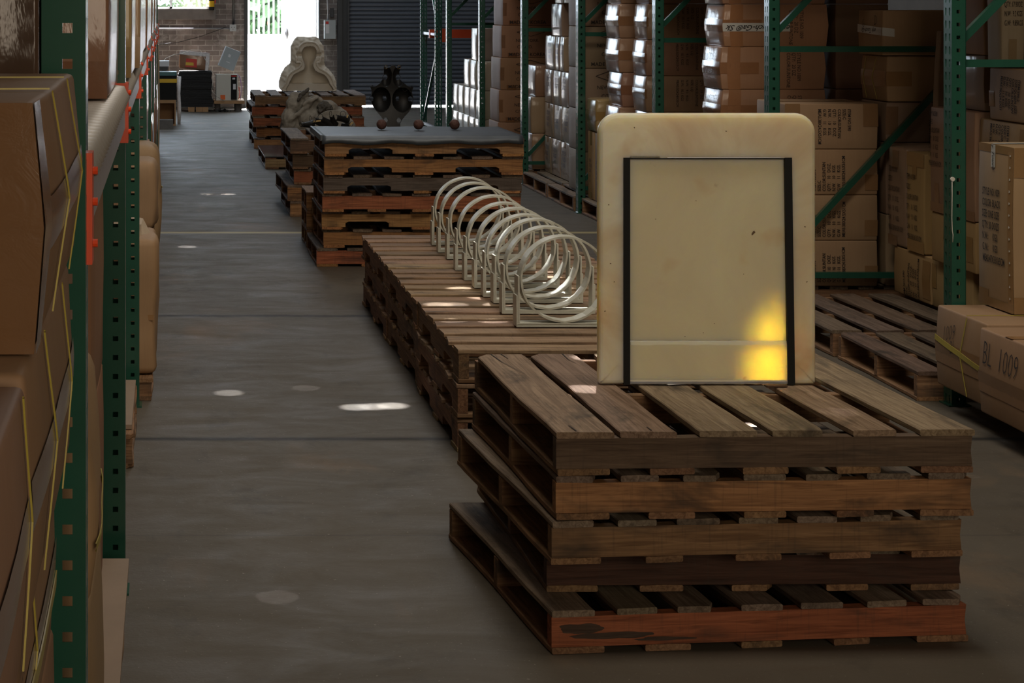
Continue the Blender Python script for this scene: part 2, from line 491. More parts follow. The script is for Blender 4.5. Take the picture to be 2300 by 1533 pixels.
# door surround and leaf standing open outside
mb = MB()
mb.box(XD0 - 0.05, XD0, YB - 0.03, YB + 0.27, 0, 2.35).box(XD1, XD1 + 0.02, YB - 0.01, YB + 0.27, 0, 2.35).box(XD0, XD1, YB - 0.03, YB + 0.27, 2.3, 2.35)
o = mb.build('trim_1', M_COLUMN); o['kind'] = 'structure'
d = empty('door_1', (XD1 - 0.01, YB + 0.27, 0), 0); d['kind'] = 'structure'
a = math.radians(112)
Md = Matrix.Rotation(PI - a + 0.25, 4, 'Z')
mb = MB(); mb.box(0, 0.66, -0.02, 0.02, 0.02, 2.25, M=Matrix.Rotation(math.radians(140), 4, 'Z'))
mb.build('door_leaf', simple('white_door_paint', (0.78, 0.78, 0.76), 0.5), d)
e = Vector((math.cos(math.radians(140)) * 0.58, math.sin(math.radians(140)) * 0.58, 0))
mb = MB(); mb.tube([e + Vector((0, -0.03, 1.02)), e + Vector((-0.01, -0.05, 1.10)), e + Vector((0, -0.03, 1.18))], [0.012, 0.024, 0.012], 10)
mb.build('door_handle', M_GALV, d, smooth=True)
# steel column beside the shutter, with its guide
mb = MB()
mb.box(XC0, XC0 + 0.07, YB - 0.12, YB + 0.2, 0, 6).box(XC0 + 0.07, XC1 - 0.03, YB - 0.05, YB + 0.2, 0, 6).box(XC1 - 0.03, XC1, YB - 0.12, YB + 0.2, 0, 6)
o = mb.build('trim_2', M_COLUMN); o['kind'] = 'structure'
# roller shutter, hanging a few centimetres clear of the floor
mb = MB()
pitch = 0.0635
prof = []
nsl = int(3.25 / pitch)
for i in range(nsl):
    z = 0.05 + i * pitch
    for t, dy in ((0.0, 0.012), (0.12, 0.0), (0.35, -0.012), (0.65, -0.013), (0.88, -0.002), (0.97, 0.012)):
        prof.append((z + t * pitch, dy))
v = [(XC1 - 0.01, dy, z) for z, dy in prof] + [(XS1 + 0.02, dy, z) for z, dy in prof]
n = len(prof)
mb.add(v, [(i, n + i, n + i + 1, i + 1) for i in range(n - 1)])
mb.box(XC1 - 0.01, XS1 + 0.02, -0.02, 0.025, 0.035, 0.06)
o = mb.build('door_2', M_SHUT, None, (0, YB + 0.06, 0)); o['kind'] = 'structure'

# roof with nail and rust holes that let sun spots through
SPOTS = [  # (px, py, Z of the surface hit, hole radius)
    (800, 914, 0, .021), (838, 913, 0, .021), (880, 911, 0, .023), (514, 882, 0, .015), (686, 871, 0, .009), (622, 1340, 0, .008),
    (512, 436, 0, .018), (465, 436, 0, .014), (422, 554, 0, .016), (490, 622, 0, .008), (627, 921, 0, .006), (517, 1029, 0, .006),
    (1035, 647, .363, .020), (985, 683, .363, .017), (1020, 683, .363, .014), (1106, 720, .363, .014), (1015, 719, .363, .012), (1278, 765, .363, .006),
    (1232, 622, .363, .022), (1252, 645, .363, .024), (1262, 668, .363, .016), (1118, 683, .363, .016), (1225, 612, .363, .017),
    (1316, 871, .545, .015), (1328, 800, .545, .018), (1885, 922, .545, .007), (560, 262, 0, .03), (1470, 900, .545, .004)]
ZC = 6.0
holes = []
for px, py, z, r in SPOTS:
    Y = (EYE - z) * FPX / (py - VPY)
    X = ax(px, Y)
    t = (ZC - z) / SUN_DIR.z
    holes.append((X + SUN_DIR.x * t, Y + SUN_DIR.y * t, r))
# the spots that make the translucent slab and a ring glow: aimed at their faces
for X, Y, Z, r in ((1.640, 5.508, 0.595, .046), (1.325, 8.45, 0.60, .018), (1.61, 8.25, 0.45, .017), (1.62, 8.05, 0.55, .015)):
    t = (ZC - Z) / SUN_DIR.z
    holes.append((X + SUN_DIR.x * t, Y + SUN_DIR.y * t, r))
cu = bpy.data.curves.new('ceiling', 'CURVE')
cu.dimensions = '2D'; cu.fill_mode = 'BOTH'; cu.extrude = 0.01
def poly_spline(pts):
    s = cu.splines.new('POLY'); s.points.add(len(pts) - 1)
    for p, q in zip(s.points, pts): p.co = (q[0], q[1], 0, 1)
    s.use_cyclic_u = True
poly_spline([(FLX0 - .2, FLY0 - .2), (FLX1 + .2, FLY0 - .2), (FLX1 + .2, FLY1 + .25), (FLX0 - .2, FLY1 + .25)])
kept = []
for X, Y, r in holes:
    if any((X - a) ** 2 + (Y - b) ** 2 < (r + c + .004) ** 2 for a, b, c in kept): continue
    if not (FLY0 < Y < FLY1): continue
    kept.append((X, Y, r))
    poly_spline([(X + r * math.cos(k * PI / 5), Y + r * math.sin(k * PI / 5)) for k in range(10)])
tmp = bpy.data.objects.new('tmp_roof', cu); COL.objects.link(tmp)
bpy.context.view_layer.update()
dg = bpy.context.evaluated_depsgraph_get()
me = bpy.data.meshes.new_from_object(tmp.evaluated_get(dg))
bpy.data.objects.remove(tmp)
o = link_mesh('ceiling', me, M_ROOF, None, (0, 0, ZC)); o['kind'] = 'structure'

# outdoors beyond the back door
o = MB().box(-14, 24, YB + 0.25, 60, -0.2, -0.02).build('ground_outside', M_GROUND); o['kind'] = 'structure'
fr = empty('barred_fence', (2.4, 34.5, 0), 0, 'pale barred fence seen through the open back door', 'fence')
mb = MB(); mb.box(-4, 6, -0.02, 0.02, 2.3, 2.35).box(-4, 6, -0.02, 0.02, 0.95, 1.0)
mb.build('rail', M_GALV, fr)
for i in range(46):
    xx = -2.4 + i * 0.085
    MB().box(xx - 0.016, xx + 0.016, -0.012, 0.012, 0, 2.45).build('fence_bar', M_GALV, fr)
o = bx('low_wall', -3, 9, 35.2, 35.5, -0.02, 1.02, simple('white_render', (0.8, 0.8, 0.78), 0.8)); tag(o, 'low white wall behind the barred fence outside the back door', 'wall')
tr_ = empty('leafy_tree', (1.95, 39, 0), 0, 'green leafy tree behind the fence outside the door', 'tree')
MB().tube([(0, 0, 0), (0.05, 0, 1.2), (0, 0.1, 2.4)], [0.14, 0.11, 0.08], 8).build('trunk', M_WOODP, tr_)
mb = MB()
for i in range(4200):
    u = Vector((rnd.gauss(0, 1), rnd.gauss(0, .7), rnd.gauss(0, 1)))
    c = Vector((0, 0, 2.3)) + u * 0.75
    s_ = rnd.uniform(0.07, 0.16); R = Euler((rnd.random() * 6, rnd.random() * 6, rnd.random() * 6)).to_matrix()
    mb.add([c + R @ Vector(p) * s_ for p in ((-1, -.5, 0), (1, -.5, 0), (1, .5, .2), (-1, .5, 0))], [(0, 1, 2, 3)])
mb.build('crown', M_LEAF, tr_)


# ---------------------------------------------------------------- pallet racks
RX = 3.07                # aisle face of the right racks
LX = -0.119              # aisle face of the left racks
RY = [7.885, 10.29, 12.70, 15.10, 17.50, 19.90, 22.25]
LY = [0.34, 2.85, 5.38, 7.87, 10.37, 12.87, 15.37, 17.90, 20.40]
STEP = 0.0508

def perforated(mb, w, z0, z1, ccx, poly, M, th=0.003):
    """plate in the local xz plane (x 0..w) with one hole polygon of 8 points per step; M places it"""
    n = int(round((z1 - z0) / STEP))
    for k in range(n):
        zb = z0 + k * STEP; zt = zb + STEP; zm = (zb + zt) / 2
        x0, x1 = ccx[0], ccx[1]
        cx, cz = ccx[2], zm
        outer = [(x0, zb), (cx, zb), (x1, zb), (x1, cz), (x1, zt), (cx, zt), (x0, zt), (x0, cz)]
        inner = [(cx + a, cz + b_) for a, b_ in poly]
        vs = [Vector((x, 0, z)) for x, z in outer] + [Vector((x, 0, z)) for x, z in inner] + [Vector((x, th, z)) for x, z in inner]
        fs = [(i, (i + 1) % 8, 8 + (i + 1) % 8, 8 + i) for i in range(8)] + [(8 + i, 8 + (i + 1) % 8, 16 + (i + 1) % 8, 16 + i) for i in range(8)]
        mb.add([M @ p for p in vs], fs)

SQ = [(-.0072, -.0072), (0, -.0072), (.0072, -.0072), (.0072, 0), (.0072, .0072), (0, .0072), (-.0072, .0072), (-.0072, 0)]
TD = [(-.0035, -.015), (0, -.017), (.0035, -.015), (.0055, 0.004), (.0065, .013), (0, .0165), (-.0065, .013), (-.0055, 0.004)]

def post_mesh(w, d, sgn, height, zh, rear=True):
    """channel post: aisle face at x=0 with teardrop slots, near and far webs with square holes"""
    mb = MB()
    S = Matrix.Scale(sgn, 4, (1, 0, 0))
    # near web (y = 0), hole centre 23 mm behind the aisle face
    perforated(mb, w, 0, zh, (0, w, 0.026), SQ, S)
    if rear: perforated(mb, w, 0, zh, (0, w, 0.026), SQ, S @ Matrix.Translation((0, d - 0.003, 0)))
    # aisle face
    R = Matrix(((0, 1, 0, 0), (1, 0, 0, 0), (0, 0, 1, 0), (0, 0, 0, 1)))
    perforated(mb, d, 0, zh, (0, d * .5, d * .27), TD, S @ R)
    perforated(mb, d, 0, zh, (d * .5, d, d * .73), TD, S @ R)
    hz = round(zh / STEP) * STEP
    mb.box(0, w, 0, 0.003, hz, height, M=S); mb.box(0, w, d - .003, d, hz, height, M=S); mb.box(0, .003, .003, d - .003, hz, height, M=S)
    # returned lips at the open side
    mb.box(w - .003, w, 0, .012, 0, height, M=S); mb.box(w - .003, w, d - .012, d, 0, height, M=S)
    mb.box(.001, .0035, 0.03, d - 0.03, 0, hz, M=S @ Matrix.Translation((0.004, 0, 0))) if False else None
    return mb

POSTH = 3.05
def lib(mb, name, mat, smooth=False):
    me = mesh_from(name, mb.v, mb.f, smooth)
    bm = bmesh.new(); bm.from_mesh(me); bmesh.ops.remove_doubles(bm, verts=bm.verts, dist=0.00005); bmesh.ops.recalc_face_normals(bm, faces=bm.faces); bm.to_mesh(me); bm.free()
    me.materials.append(mat)
    return me
P_R = lib(post_mesh(.056, .083, 1, POSTH, 1.83), 'post_r', M_GREEN)
P_L = lib(post_mesh(.066, .083, -1, POSTH, 1.83), 'post_l', M_GREEN)
P_L1 = lib(post_mesh(.066, .083, -1, POSTH, 1.83, False), 'post_l1', M_GREEN)
mbq = MB().box(-.045, .045, -.05, .05, 0, .006)
PLATE = lib(mbq, 'base_plate', M_GREEN)
FD = 1.07
def frame_right(X, Y, label):
    r = empty('rack_upright_frame', (X, Y, 0), 0, label, 'rack frame', 'green upright frames of the right-hand racks')
    link_mesh('upright_post', P_R, None, r)
    o = link_mesh('upright_post', P_R, None, r, (FD, 0.083, 0), (0, 0, PI))
    for z in (0.185, 1.345, 2.5):
        MB().bar((.056, .041, z), (FD - .056, .041, z), .03, .03).build('horizontal_brace', M_GREEN, r)
    MB().bar((.056, .041, .25), (FD - .056, .041, 1.28), .03, .03).build('diagonal_brace', M_GREEN, r)
    MB().bar((.056, .041, 1.44), (FD - .056, .041, 2.42), .03, .03).build('diagonal_brace', M_GREEN, r)
    for x in (.03, FD - .03): link_mesh('base_plate', PLATE, None, r, (x, .041, 0))
    return r
ORD = ['first', 'second', 'third', 'fourth', 'fifth', 'sixth', 'seventh', 'eighth', 'ninth', 'tenth', 'eleventh', 'twelfth']
RFL = ['green perforated rack frame with a pale cord hanging on its post, right foreground', 'green rack frame rising directly behind the right part of the upright slab',
       'green rack frame rising behind the left part of the upright slab', 'green rack frame whose post stands just left of the upright slab',
       'green rack frame whose foot stands at the right end of the metal-topped stack', 'green rack frame behind the metal-topped stack, carrying a lit flange edge',
       'narrow green rack frame farthest back in the straight right-hand row']
frames = [frame_right(RX, y, l) for y, l in zip(RY, RFL)]
# cord on the nearest right post
mb = MB().tube([(0, 0, 0), (-.002, -.006, -.06), (-.003, -.006, -.15), (-.001, -.005, -.20), (.002, -.005, -.215), (0, -.006, -.245)], .0016, 6)
c = mb.build('hanging_cord', M_CABLE, None, (ax(2142, 7.86), 7.876, az(404, 7.86)), smooth=True)
tag(c, 'short pale cord with a sticky blob hanging on the right foreground green post', 'cord')
MB().tube([(0.002, -.004, .002), (.002, .004, .002)], [.0085, .0085], 12).build('adhesive_blob', M_CABLE, c)
# end frame turned along the aisle, with its orange beam
r = empty('rack_upright_frame', (RX, 23.25, 0), PI / 2, 'green rack frame standing edge-on with glaring edges in front of the roller shutter', 'rack frame', 'green upright frames of the right-hand racks')
P_E = lib(post_mesh(.083, .078, 1, POSTH, 1.83), 'post_e', M_GREEN)
link_mesh('upright_post', P_E, None, r, (0, -.083, 0)); link_mesh('upright_post', P_E, None, r, (1.35, -.083, 0))
for z in (.11, 1.21, 2.4): MB().bar((.08, -.045, z), (1.36, -.045, z), .03, .03).build('horizontal_brace', M_GALV if z < 2 else M_GREEN, r)
MB().bar((.08, -.045, 1.05), (1.36, -.045, .16), .03, .03).build('diagonal_brace', M_GREEN, r)
MB().bar((.08, -.045, 1.3), (1.36, -.045, 2.35), .03, .03).build('diagonal_brace', M_GREEN, r)

def beam(loc, L_, z0, z1, x0, x1, mat, label, group, sgn, near=True, far=True):
    r = empty('shelf_beam', loc, 0, label, 'shelf beam', group)
    mb = MB().box(x0, x1, 0, L_, z0, z1 - .012, ch=0).box(min(x0, x1) + .004, max(x0, x1), 0, L_, z1 - .016, z1)
    mb.build('beam_body', mat, r)
    xa = x1 if sgn > 0 else x0       # aisle side
    for e, yy in ((near, 0.0), (far, L_)):
        if not e: continue
        s2 = 1 if yy == 0 else -1
        b_ = MB()
        zc = (z0 + z1) / 2
        b_.box(*sorted((xa, xa + sgn * .008)), *sorted((yy, yy - s2 * .05)), zc - .088, zc + .072)      # plate hooked on the post face
        b_.box(*sorted((xa - sgn * .05, xa + sgn * .008)), *sorted((yy, yy + s2 * .006)), zc - .088, zc + .072)
        for dz in (-.06, .0, .045):
            b_.cyl((xa + sgn * .008, yy + (-.025 if s2 > 0 else .025) * 1.0, zc + dz), .006, sgn * .007, 8, 'x')
        b_.build('beam_bracket', M_ORANGE, r)
    return r

# left rack: frames, one steel beam and corrugated deck per bay, at eye-to-chest height
LFL = ['green rack post beside the camera, outside the picture', 'wide green rack post with square holes at the left edge of the floor',
       'second green post of the left rack, standing over the dusty plywood', 'third green post of the left rack, beside the wrinkled paper-topped carton'] + \
      ['green left-rack post with small dark holes, %s in line from the camera' % ORD[i] for i in (4, 5, 6, 7, 8)]
def frame_left(Y, label):
    r = empty('rack_upright_frame', (LX, Y, 0), 0, label, 'rack frame', 'green upright frames of the left-hand rack')
    link_mesh('upright_post', P_L1 if Y < 3 else P_L, None, r)
    link_mesh('upright_post', P_L, None, r, (-FD, 0.083, 0), (0, 0, PI))
    for z in (0.185, 1.345, 2.5): MB().bar((-.066, .041, z), (-FD + .066, .041, z), .03, .03).build('horizontal_brace', M_GREEN, r)
    MB().bar((-.066, .041, .25), (-FD + .066, .041, 1.28), .03, .03).build('diagonal_brace', M_GREEN, r)
    for x in (.035, FD - .035): link_mesh('base_plate', PLATE, None, r, (-x, .041, 0))
for i, y in enumerate(LY):
    if i: frame_left(y, LFL[i])
for i in range(1, len(LY) - 1):
    y0, y1 = LY[i] + .083, LY[i + 1]
    beam((LX, y0, 0), y1 - y0, 1.25, 1.345, -.045, 0.0, M_GALV, 'pale steel shelf beam of the left rack, spanning its %s bay from the camera' % ORD[i - 1], 'steel beams of the left rack', 1)
    # corrugated deck rolled down over the beam
    prof = []
    nn = int((y1 - y0 - .02) / .0125)
    mb = MB()
    xs = [(-1.0, 1.350), (-.10, 1.350), (-.035, 1.350), (-.012, 1.346), (-.004, 1.340), (.004, 1.328)]
    for j in range(nn + 1):
        yy = .01 + j * .0125
        h = .019 * abs(math.cos(PI * yy / .0875))
        mb.v += [Vector((x, yy, z + h * (1 if q < 4 else .3))) + Vector((h * (.6 if q >= 3 else 0), 0, 0)) for q, (x, z) in enumerate(xs)]
    m_ = len(xs)
    mb.f += [(j * m_ + q, (j + 1) * m_ + q, (j + 1) * m_ + q + 1, j * m_ + q + 1) for j in range(nn) for q in range(m_ - 1)]
    o = mb.build('corrugated_deck', M_DECK, None, (LX, y0, 0), smooth=True)
    sm = o.modifiers.new('thick', 'SOLIDIFY'); sm.thickness = .002
    tag(o, 'ribbed grey steel shelf deck of the left rack, %s bay from the camera' % ORD[i - 1], 'shelf deck', 'shelf decks of the left rack')
# unseen boards and orange beams added above eye height to darken the right racks
for i in range(len(RY) - 1):
    y0, y1 = RY[i] + .083, RY[i + 1]
    for xx in (RX, RX + FD - .045):
        r = empty('shelf_beam', (xx, y0, 0), 0, 'unseen orange beam added over the right racks for shade, above the %s bay' % ORD[i], 'shelf beam', 'added beams over the right racks')
        MB().box(0, .045, 0, y1 - y0, 1.95, 2.05).build('beam_body', M_ORANGE, r)
    o = bx('shade_board', RX + .01, RX + FD - .01, y0 + .01, y1 - .01, 2.05, 2.07, M_PLY)
    tag(o, 'unseen plywood board added for shade over the %s bay of the right racks' % ORD[i], 'shelf board', 'added shade boards over the right racks')
r = empty('shelf_beam', (ax(962, 24.0), 23.9, 0), 0, 'orange beam and bracket low in front of the roller shutter', 'shelf beam')
MB().box(0, .50, 0, .05, az(85, 24.) , az(66, 24.)).build('beam_body', M_ORANGE, r)
MB().box(.12, .19, -.02, .0, az(94, 24.), az(64, 24.)).build('beam_bracket', M_ORANGE, r)

# ---------------------------------------------------------------- wooden pallets
TAN = (.40, .225, .10); WARM = (.38, .185, .075); RED = (.33, .115, .055); GREY = (.15, .125, .105); DARK = (.125, .075, .045); BROWN = (.25, .145, .08); PALE = (.38, .27, .15); DUST = (.21, .165, .125)
_bc = {}
def board_mesh(L_, W_, T_, variant):
    key = ('b', round(L_, 3), round(W_, 3), round(T_, 3), variant)
    if key in _bc: return _bc[key]
    rr = random.Random(hash(key) & 0xffff if False else int(L_ * 997 + W_ * 7919 + T_ * 331 + variant * 101))
    ch = min(.0025, T_ * .2)
    ts = [0, .03] + [k / 10 for k in range(1, 10)] + [.965, 1]
    nseg = len(ts) - 1
    bow = rr.uniform(-.003, .003); cup = rr.uniform(-.0012, .0012)
    mb = MB()
    ph = rr.uniform(0, 6)
    e0, e1 = [rr.uniform(-.008, .008) for _ in range(2)]
    chip = rr.random() < .35
    for i in range(nseg + 1):
        t = ts[i]
        x = (t - .5) * L_
        w0 = W_ / 2 + .0022 * math.sin(t * 9 + ph) + rr.uniform(-.0012, .0012)
        w1 = W_ / 2 + .0022 * math.sin(t * 7 + ph * 2) + rr.uniform(-.0012, .0012)
        if chip and i == 0: w0 -= rr.uniform(.005, .022)
        if chip and i == nseg and variant % 2: w1 -= rr.uniform(.005, .02)
        if variant == 7 and i == nseg: w1 -= .03; w0 -= .004
        zz = bow * (1 - (2 * t - 1) ** 2) * 1.0
        sk = e0 if i == 0 else (e1 if i == nseg else 0)
        for (yy, z_) in ((-w0 + ch, 0), (w1 - ch, 0), (w1, ch), (w1, T_ - ch), (w1 - ch, T_), (0, T_ + cup), (-w0 + ch, T_), (-w0, T_ - ch), (-w0, ch)):
            mb.v.append(Vector((x + (sk * yy / W_), yy, z_ + max(zz, 0) if False else z_ + zz * .5)))
    n = 9
    mb.f += [(i * n + k, (i + 1) * n + k, (i + 1) * n + (k + 1) % n, i * n + (k + 1) % n) for i in range(nseg) for k in range(n)]
    mb.f += [tuple(range(n)), tuple(range(nseg * n + n - 1, nseg * n - 1, -1))]
    me = lib(mb, 'board', M_WOOD)
    _bc[key] = me
    return me

def stringer_mesh(L_, H_, T_, notched, variant):
    key = ('s', round(L_, 3), round(H_, 3), T_, notched, variant)
    if key in _bc: return _bc[key]
    rr = random.Random(int(L_ * 877 + H_ * 7001 + variant * 57))
    a = L_ / 2
    pts = [(-a, 0)]
    if notched:
        for c in (-.27 * L_, .27 * L_):
            h = H_ * .42; w = .11 * L_ / 1.0
            pts += [(c - w, 0), (c - w, h * .7), (c - w + .02, h), (c + w - .02, h), (c + w, h * .7), (c + w, 0)]
    pts += [(a, 0), (a - .004, H_ * .5), (a, H_)]
    for k in range(9, -1, -1):
        pts.append(((-a + 2 * a * k / 10) , H_ + rr.uniform(-.0015, .0008)))
    pts[-1] = (-a, H_)
    n = len(pts)
    mb = MB()
    for y, sh in ((-T_ / 2, .0), (T_ / 2, .0)):
        mb.v += [Vector((x, y, z)) for x, z in pts]
    mb.f += [tuple(range(n)), tuple(range(2 * n - 1, n - 1, -1))] + [(i, (i + 1) % n, n + (i + 1) % n, n + i) for i in range(n)]
    me = lib(mb, 'stringer', M_WOOD)
    _bc[key] = me
    return me

def vary(c, rr, a=.16):
    k = 1 + rr.uniform(-a, a)
    return tuple(max(0.01, x * k * (1 + rr.uniform(-.05, .05))) for x in c)

def pallet(X, Y, Z, rot, L_, D_, H_, label, group, top=BROWN, face=BROWN, seed=0, notched=False, spans=None, nb=7, left_front=True, bottom=BROWN):
    """X, Y: front left corner; stringers run along local x, boards along local y"""
    rr = random.Random(seed * 13 + 5)
    a = math.radians(rot)
    r = empty('wooden_pallet', (X, Y, Z), a, label, 'pallet', group)
    tb = .0155
    hs = H_ - 2 * tb - .0035
    st = .036
    for j, yy in enumerate((st / 2 + .004, D_ / 2, D_ - st / 2 - .004)):
        o = link_mesh('stringer', stringer_mesh(L_, hs, st, notched, (seed + j) % 4), None, r, (L_ / 2, yy, tb + .0012), (0, 0, 0), vary(face if j == 0 else BROWN, rr, .08 if j == 0 else .15))
    if spans is None:
        spans = []
        w = L_ / (nb + (nb - 1) * .42)
        for k in range(nb):
            c0 = k * w * 1.42
            spans.append((c0 + rr.uniform(0, .006) * (k > 0), c0 + w * rr.uniform(.9, 1.0)))
        spans[-1] = (L_ - w, L_)
    for k, (a0, a1) in enumerate(spans):
        link_mesh('deck_board', board_mesh(D_, a1 - a0, tb, 7 if (seed == 5 and k < 2) else (seed + k) % 5), None, r, ((a0 + a1) / 2, D_ / 2 + rr.uniform(-.003, .004), H_ - tb - .002), (rr.uniform(-.006, .006), 0, PI / 2 + rr.uniform(-.006, .006)), vary(top, rr))
    for k in range(5):
        w = .11 if k not in (0, 4) else .13
        c0 = (L_ - w) * k / 4
        if notched and k in (1, 3): continue
        link_mesh('bottom_board', board_mesh(D_, w, tb, (seed + k) % 3), None, r, (c0 + w / 2, D_ / 2, .0012), (0, 0, PI / 2), vary(bottom, rr))
    return r

# nearest stack: five pallets under the slab
H1 = 0.1088
G1 = 'pallets of the nearest stack'
pallet(.930, 4.885, 0, 5.6, 1.055, 1.06, H1, 'lowest pallet of the nearest stack, with a reddish front beam scorched black at one end', G1, top=DUST, face=RED, seed=1)
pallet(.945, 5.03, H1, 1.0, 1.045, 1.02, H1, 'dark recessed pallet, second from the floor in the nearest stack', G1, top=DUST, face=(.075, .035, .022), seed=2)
pallet(.930, 4.885, 2 * H1, 4.2, 1.03, 1.06, H1, 'middle pallet of the nearest stack, saw-marked brown front beam', G1, top=DUST, face=BROWN, seed=3)
pallet(.940, 4.885, 3 * H1, 2.4, 1.03, 1.06, H1, 'pallet with a light tan, wavy-grained front beam, second from the top of the nearest stack', G1, top=DUST, face=TAN, seed=4)
pallet(.940, 4.880, 4 * H1, 1.9, 1.026, 1.08, H1, 'top pallet of the nearest stack, carrying the upright slab', G1, top=(.26, .195, .135), face=(.125, .085, .06), seed=5,
       spans=[(0, .143), (.16, .297), (.356, .495), (.526, .66), (.724, .836), (.892, 1.024)])
def scorch(root, L_, z0, H_, spec, seed, color=(.03, .022, .018)):
    rr = random.Random(seed)
    for (cx, cz_, w, h) in spec:
        mb = MB(); n = 34; P = []
        for k in range(n):
            t = 2 * PI * k / n; q = 1 + .35 * noise.noise(Vector((math.cos(t) * 2.2 + seed, math.sin(t) * 2.2, cx * 9)))
            P.append(Vector((cx + math.cos(t) * w * q, .0030, min(max(cz_ + math.sin(t) * h * q, z0 + .002), z0 + H_ - .002))))
        mb.add(P, [tuple(range(n))]).build('scorch_mark', M_WOOD, root, color=color)
top_ = [o for o in bpy.data.objects if o.name.startswith('deck_board') and o.parent and o.parent.get('label', '').startswith('top pallet of the nearest')]
for bi, cracks in ((0, [[(.54, .025), (.42, .018), (.30, .002), (.22, -.012)], [(.54, -.005), (.46, -.012)], [(-.53, .02), (-.46, .024)]]), (1, [[(.54, -.03), (.44, -.026), (.38, -.034)], [(-.53, -.01), (-.49, -.008)]])):
    for c_ in cracks:
        mb = MB(); n_ = len(c_)
        P = [(x, y + .0018 * (1 - i / n_), .0172) for i, (x, y) in enumerate(c_)] + [(x, y - .0018 * (1 - i / n_), .0172) for i, (x, y) in reversed(list(enumerate(c_)))]
        mb.add(P, [tuple(range(len(P)))]).build('wood_split', M_INK, top_[bi])
roots_ = [o for o in bpy.data.objects if o.name.startswith('wooden_pallet')]
scorch(roots_[0], 1, .0165, .075, [(.07, .060, .055, .013), (.16, .042, .10, .008), (.28, .030, .07, .005)], 3, (.085, .055, .04))
# long low deck: three by three pallets with boards across
H2 = 0.1213
for lv in range(3):
    for k in range(3):
        y0 = 7.08 + k * 1.165
        lab = '%s pallet of the low deck under the rings, %s section' % (('bottom', 'middle', 'top')[lv], ('nearest', 'central', 'farthest')[k])
        off = ((0, .01, 0), (.0, .004, .012), (.004, 0, .0))[lv][k]
        pallet(1.011 + off + 1.016, y0 , lv * H2, 90 + (0, .25, -.2)[(lv + k) % 3] * (lv < 2), 1.155, 1.016, H2, lab, 'pallets of the low deck under the rings',
               top=((.34, .235, .155), (.34, .23, .14), (.33, .22, .14))[k], face=BROWN, seed=20 + lv * 3 + k, notched=True, nb=7, bottom=(PALE if lv == 0 else BROWN))
# metal-topped stack: seven pallets
H3 = 0.1115
FC = [RED, WARM, TAN, RED, (.12, .10, .085), WARM, (.36, .21, .10)]
for i in range(7):
    pallet(.912 + (-.03, .012, .0, .0, .005, .008, .01)[i], 12.05 - .02 * i + (0, .03, .03, 0, 0, 0, 0)[i], i * H3, (0, .5, 0, -.4, .3, .4, .2)[i], 1.185, .84, H3,
           '%s pallet up from the floor in the metal-topped stack' % ORD[i].capitalize().lower(), 'pallets of the metal-topped stack', top=(.16, .12, .09), face=FC[i], seed=40 + i, notched=i in (2, 4, 5, 6), bottom=WARM)
pallet(.885, 12.98, 0, 0, .9, .5, .12, 'short brown pallet standing low behind the metal-topped stack', 'small pallets behind the metal-topped stack', seed=60)
for i in range(2): pallet(.885, 12.98, .12 * (i + 1), 0, .9, .5, .12, ('pallet above the lowest behind the metal-topped stack', 'tan-edged pallet topping the small pile behind the metal-topped stack')[i], 'small pallets behind the metal-topped stack', seed=61 + i, face=TAN)
# dark stack on the left behind it
H4 = 0.1165
for i in range(5):
    pallet(.892 + (0, -.02, .03, .02, .0)[i], 14.85 + (0, 0, .05, .03, 0)[i], i * H4, (0, 1, -.5, 0, 0)[i], 1.1, 1.24, H4, '%s pallet up from the floor in the dark stack behind the metal-topped one' % ORD[i],
           'pallets of the dark stack in front of the clay animal', top=(.17, .13, .10), face=(TAN, WARM, RED, DARK, (.13, .075, .05))[i], seed=70 + i, notched=i in (1, 2), nb=6)
for i in range(3):
    pallet(1.02, 16.45, i * .13, 0, 1.15, 1.2, .13, '%s pallet of the low pile carrying the grey clay animal' % ('bottom', 'middle', 'top')[i], 'pallets under the clay animal', seed=80 + i)
# far stack under the plaster mould
H5 = 0.1166
for i in range(5):
    pallet(.925 + (-.01, .02, -.02, -.03, 0)[i], 21.75 + (0, .1, 0, .05, 0)[i], i * H5, (0, 1.2, -1, .5, 0)[i], 1.2, 1.35, H5, '%s pallet up from the floor in the far stack under the plaster mould' % ORD[i],
           'pallets of the far stack under the plaster mould', top=(.20, .17, .15), face=(TAN, WARM, RED, RED, BROWN)[i], seed=90 + i)
pl = pallet(.91, 19.1, 0, 0, 1.2, 1.5, .112, 'low grey-edged pallet on the floor carrying the polished dark plate', 'pallet under the polished plate', face=PALE, seed=99)
o = bx('dark_plate', .905, 2.1, 19.09, 20.6, .1125, .121, M_DPLATE); tag(o, 'glossy dark plate lying on the low pallet beyond the dark stack', 'plate')

# right rack pallets on the floor
GR = 'pallets on the floor under the right-hand racks'
pallet(2.975, 7.99, 0, 0, 1.1, .95, .12, 'bare pallet on the floor behind the right foreground post', GR, top=(.16, .115, .085), seed=101)
pallet(2.97, 8.99, 0, 1.5, 1.1, 1.12, .12, 'pallet behind the bare one, carrying a yellowish carton printed sideways', GR, top=(.16, .12, .09), seed=102, nb=6)
pallet(3.14, 10.385, 0, 0, .92, 1.02, .12, 'pallet under the pile of cartons printed ITEM NO.590', GR, top=DUST, seed=103)
pallet(3.20, 6.70, 0, 0, 1.0, 1.08, .095, 'dark pallet under the strapped cartons at the right edge', GR, top=DARK, face=DARK, seed=104)
pallet(3.09, 11.42, 0, 0, 1.05, 1.02, .12, 'pallet under the SUNTONE cartons', GR, top=DUST, seed=109)
pallet(3.09, 12.9, 0, 0, 1.05, 1.05, .12, 'pallet under the tall cartons just left of the slab, nearer one', GR, top=DUST, seed=105)
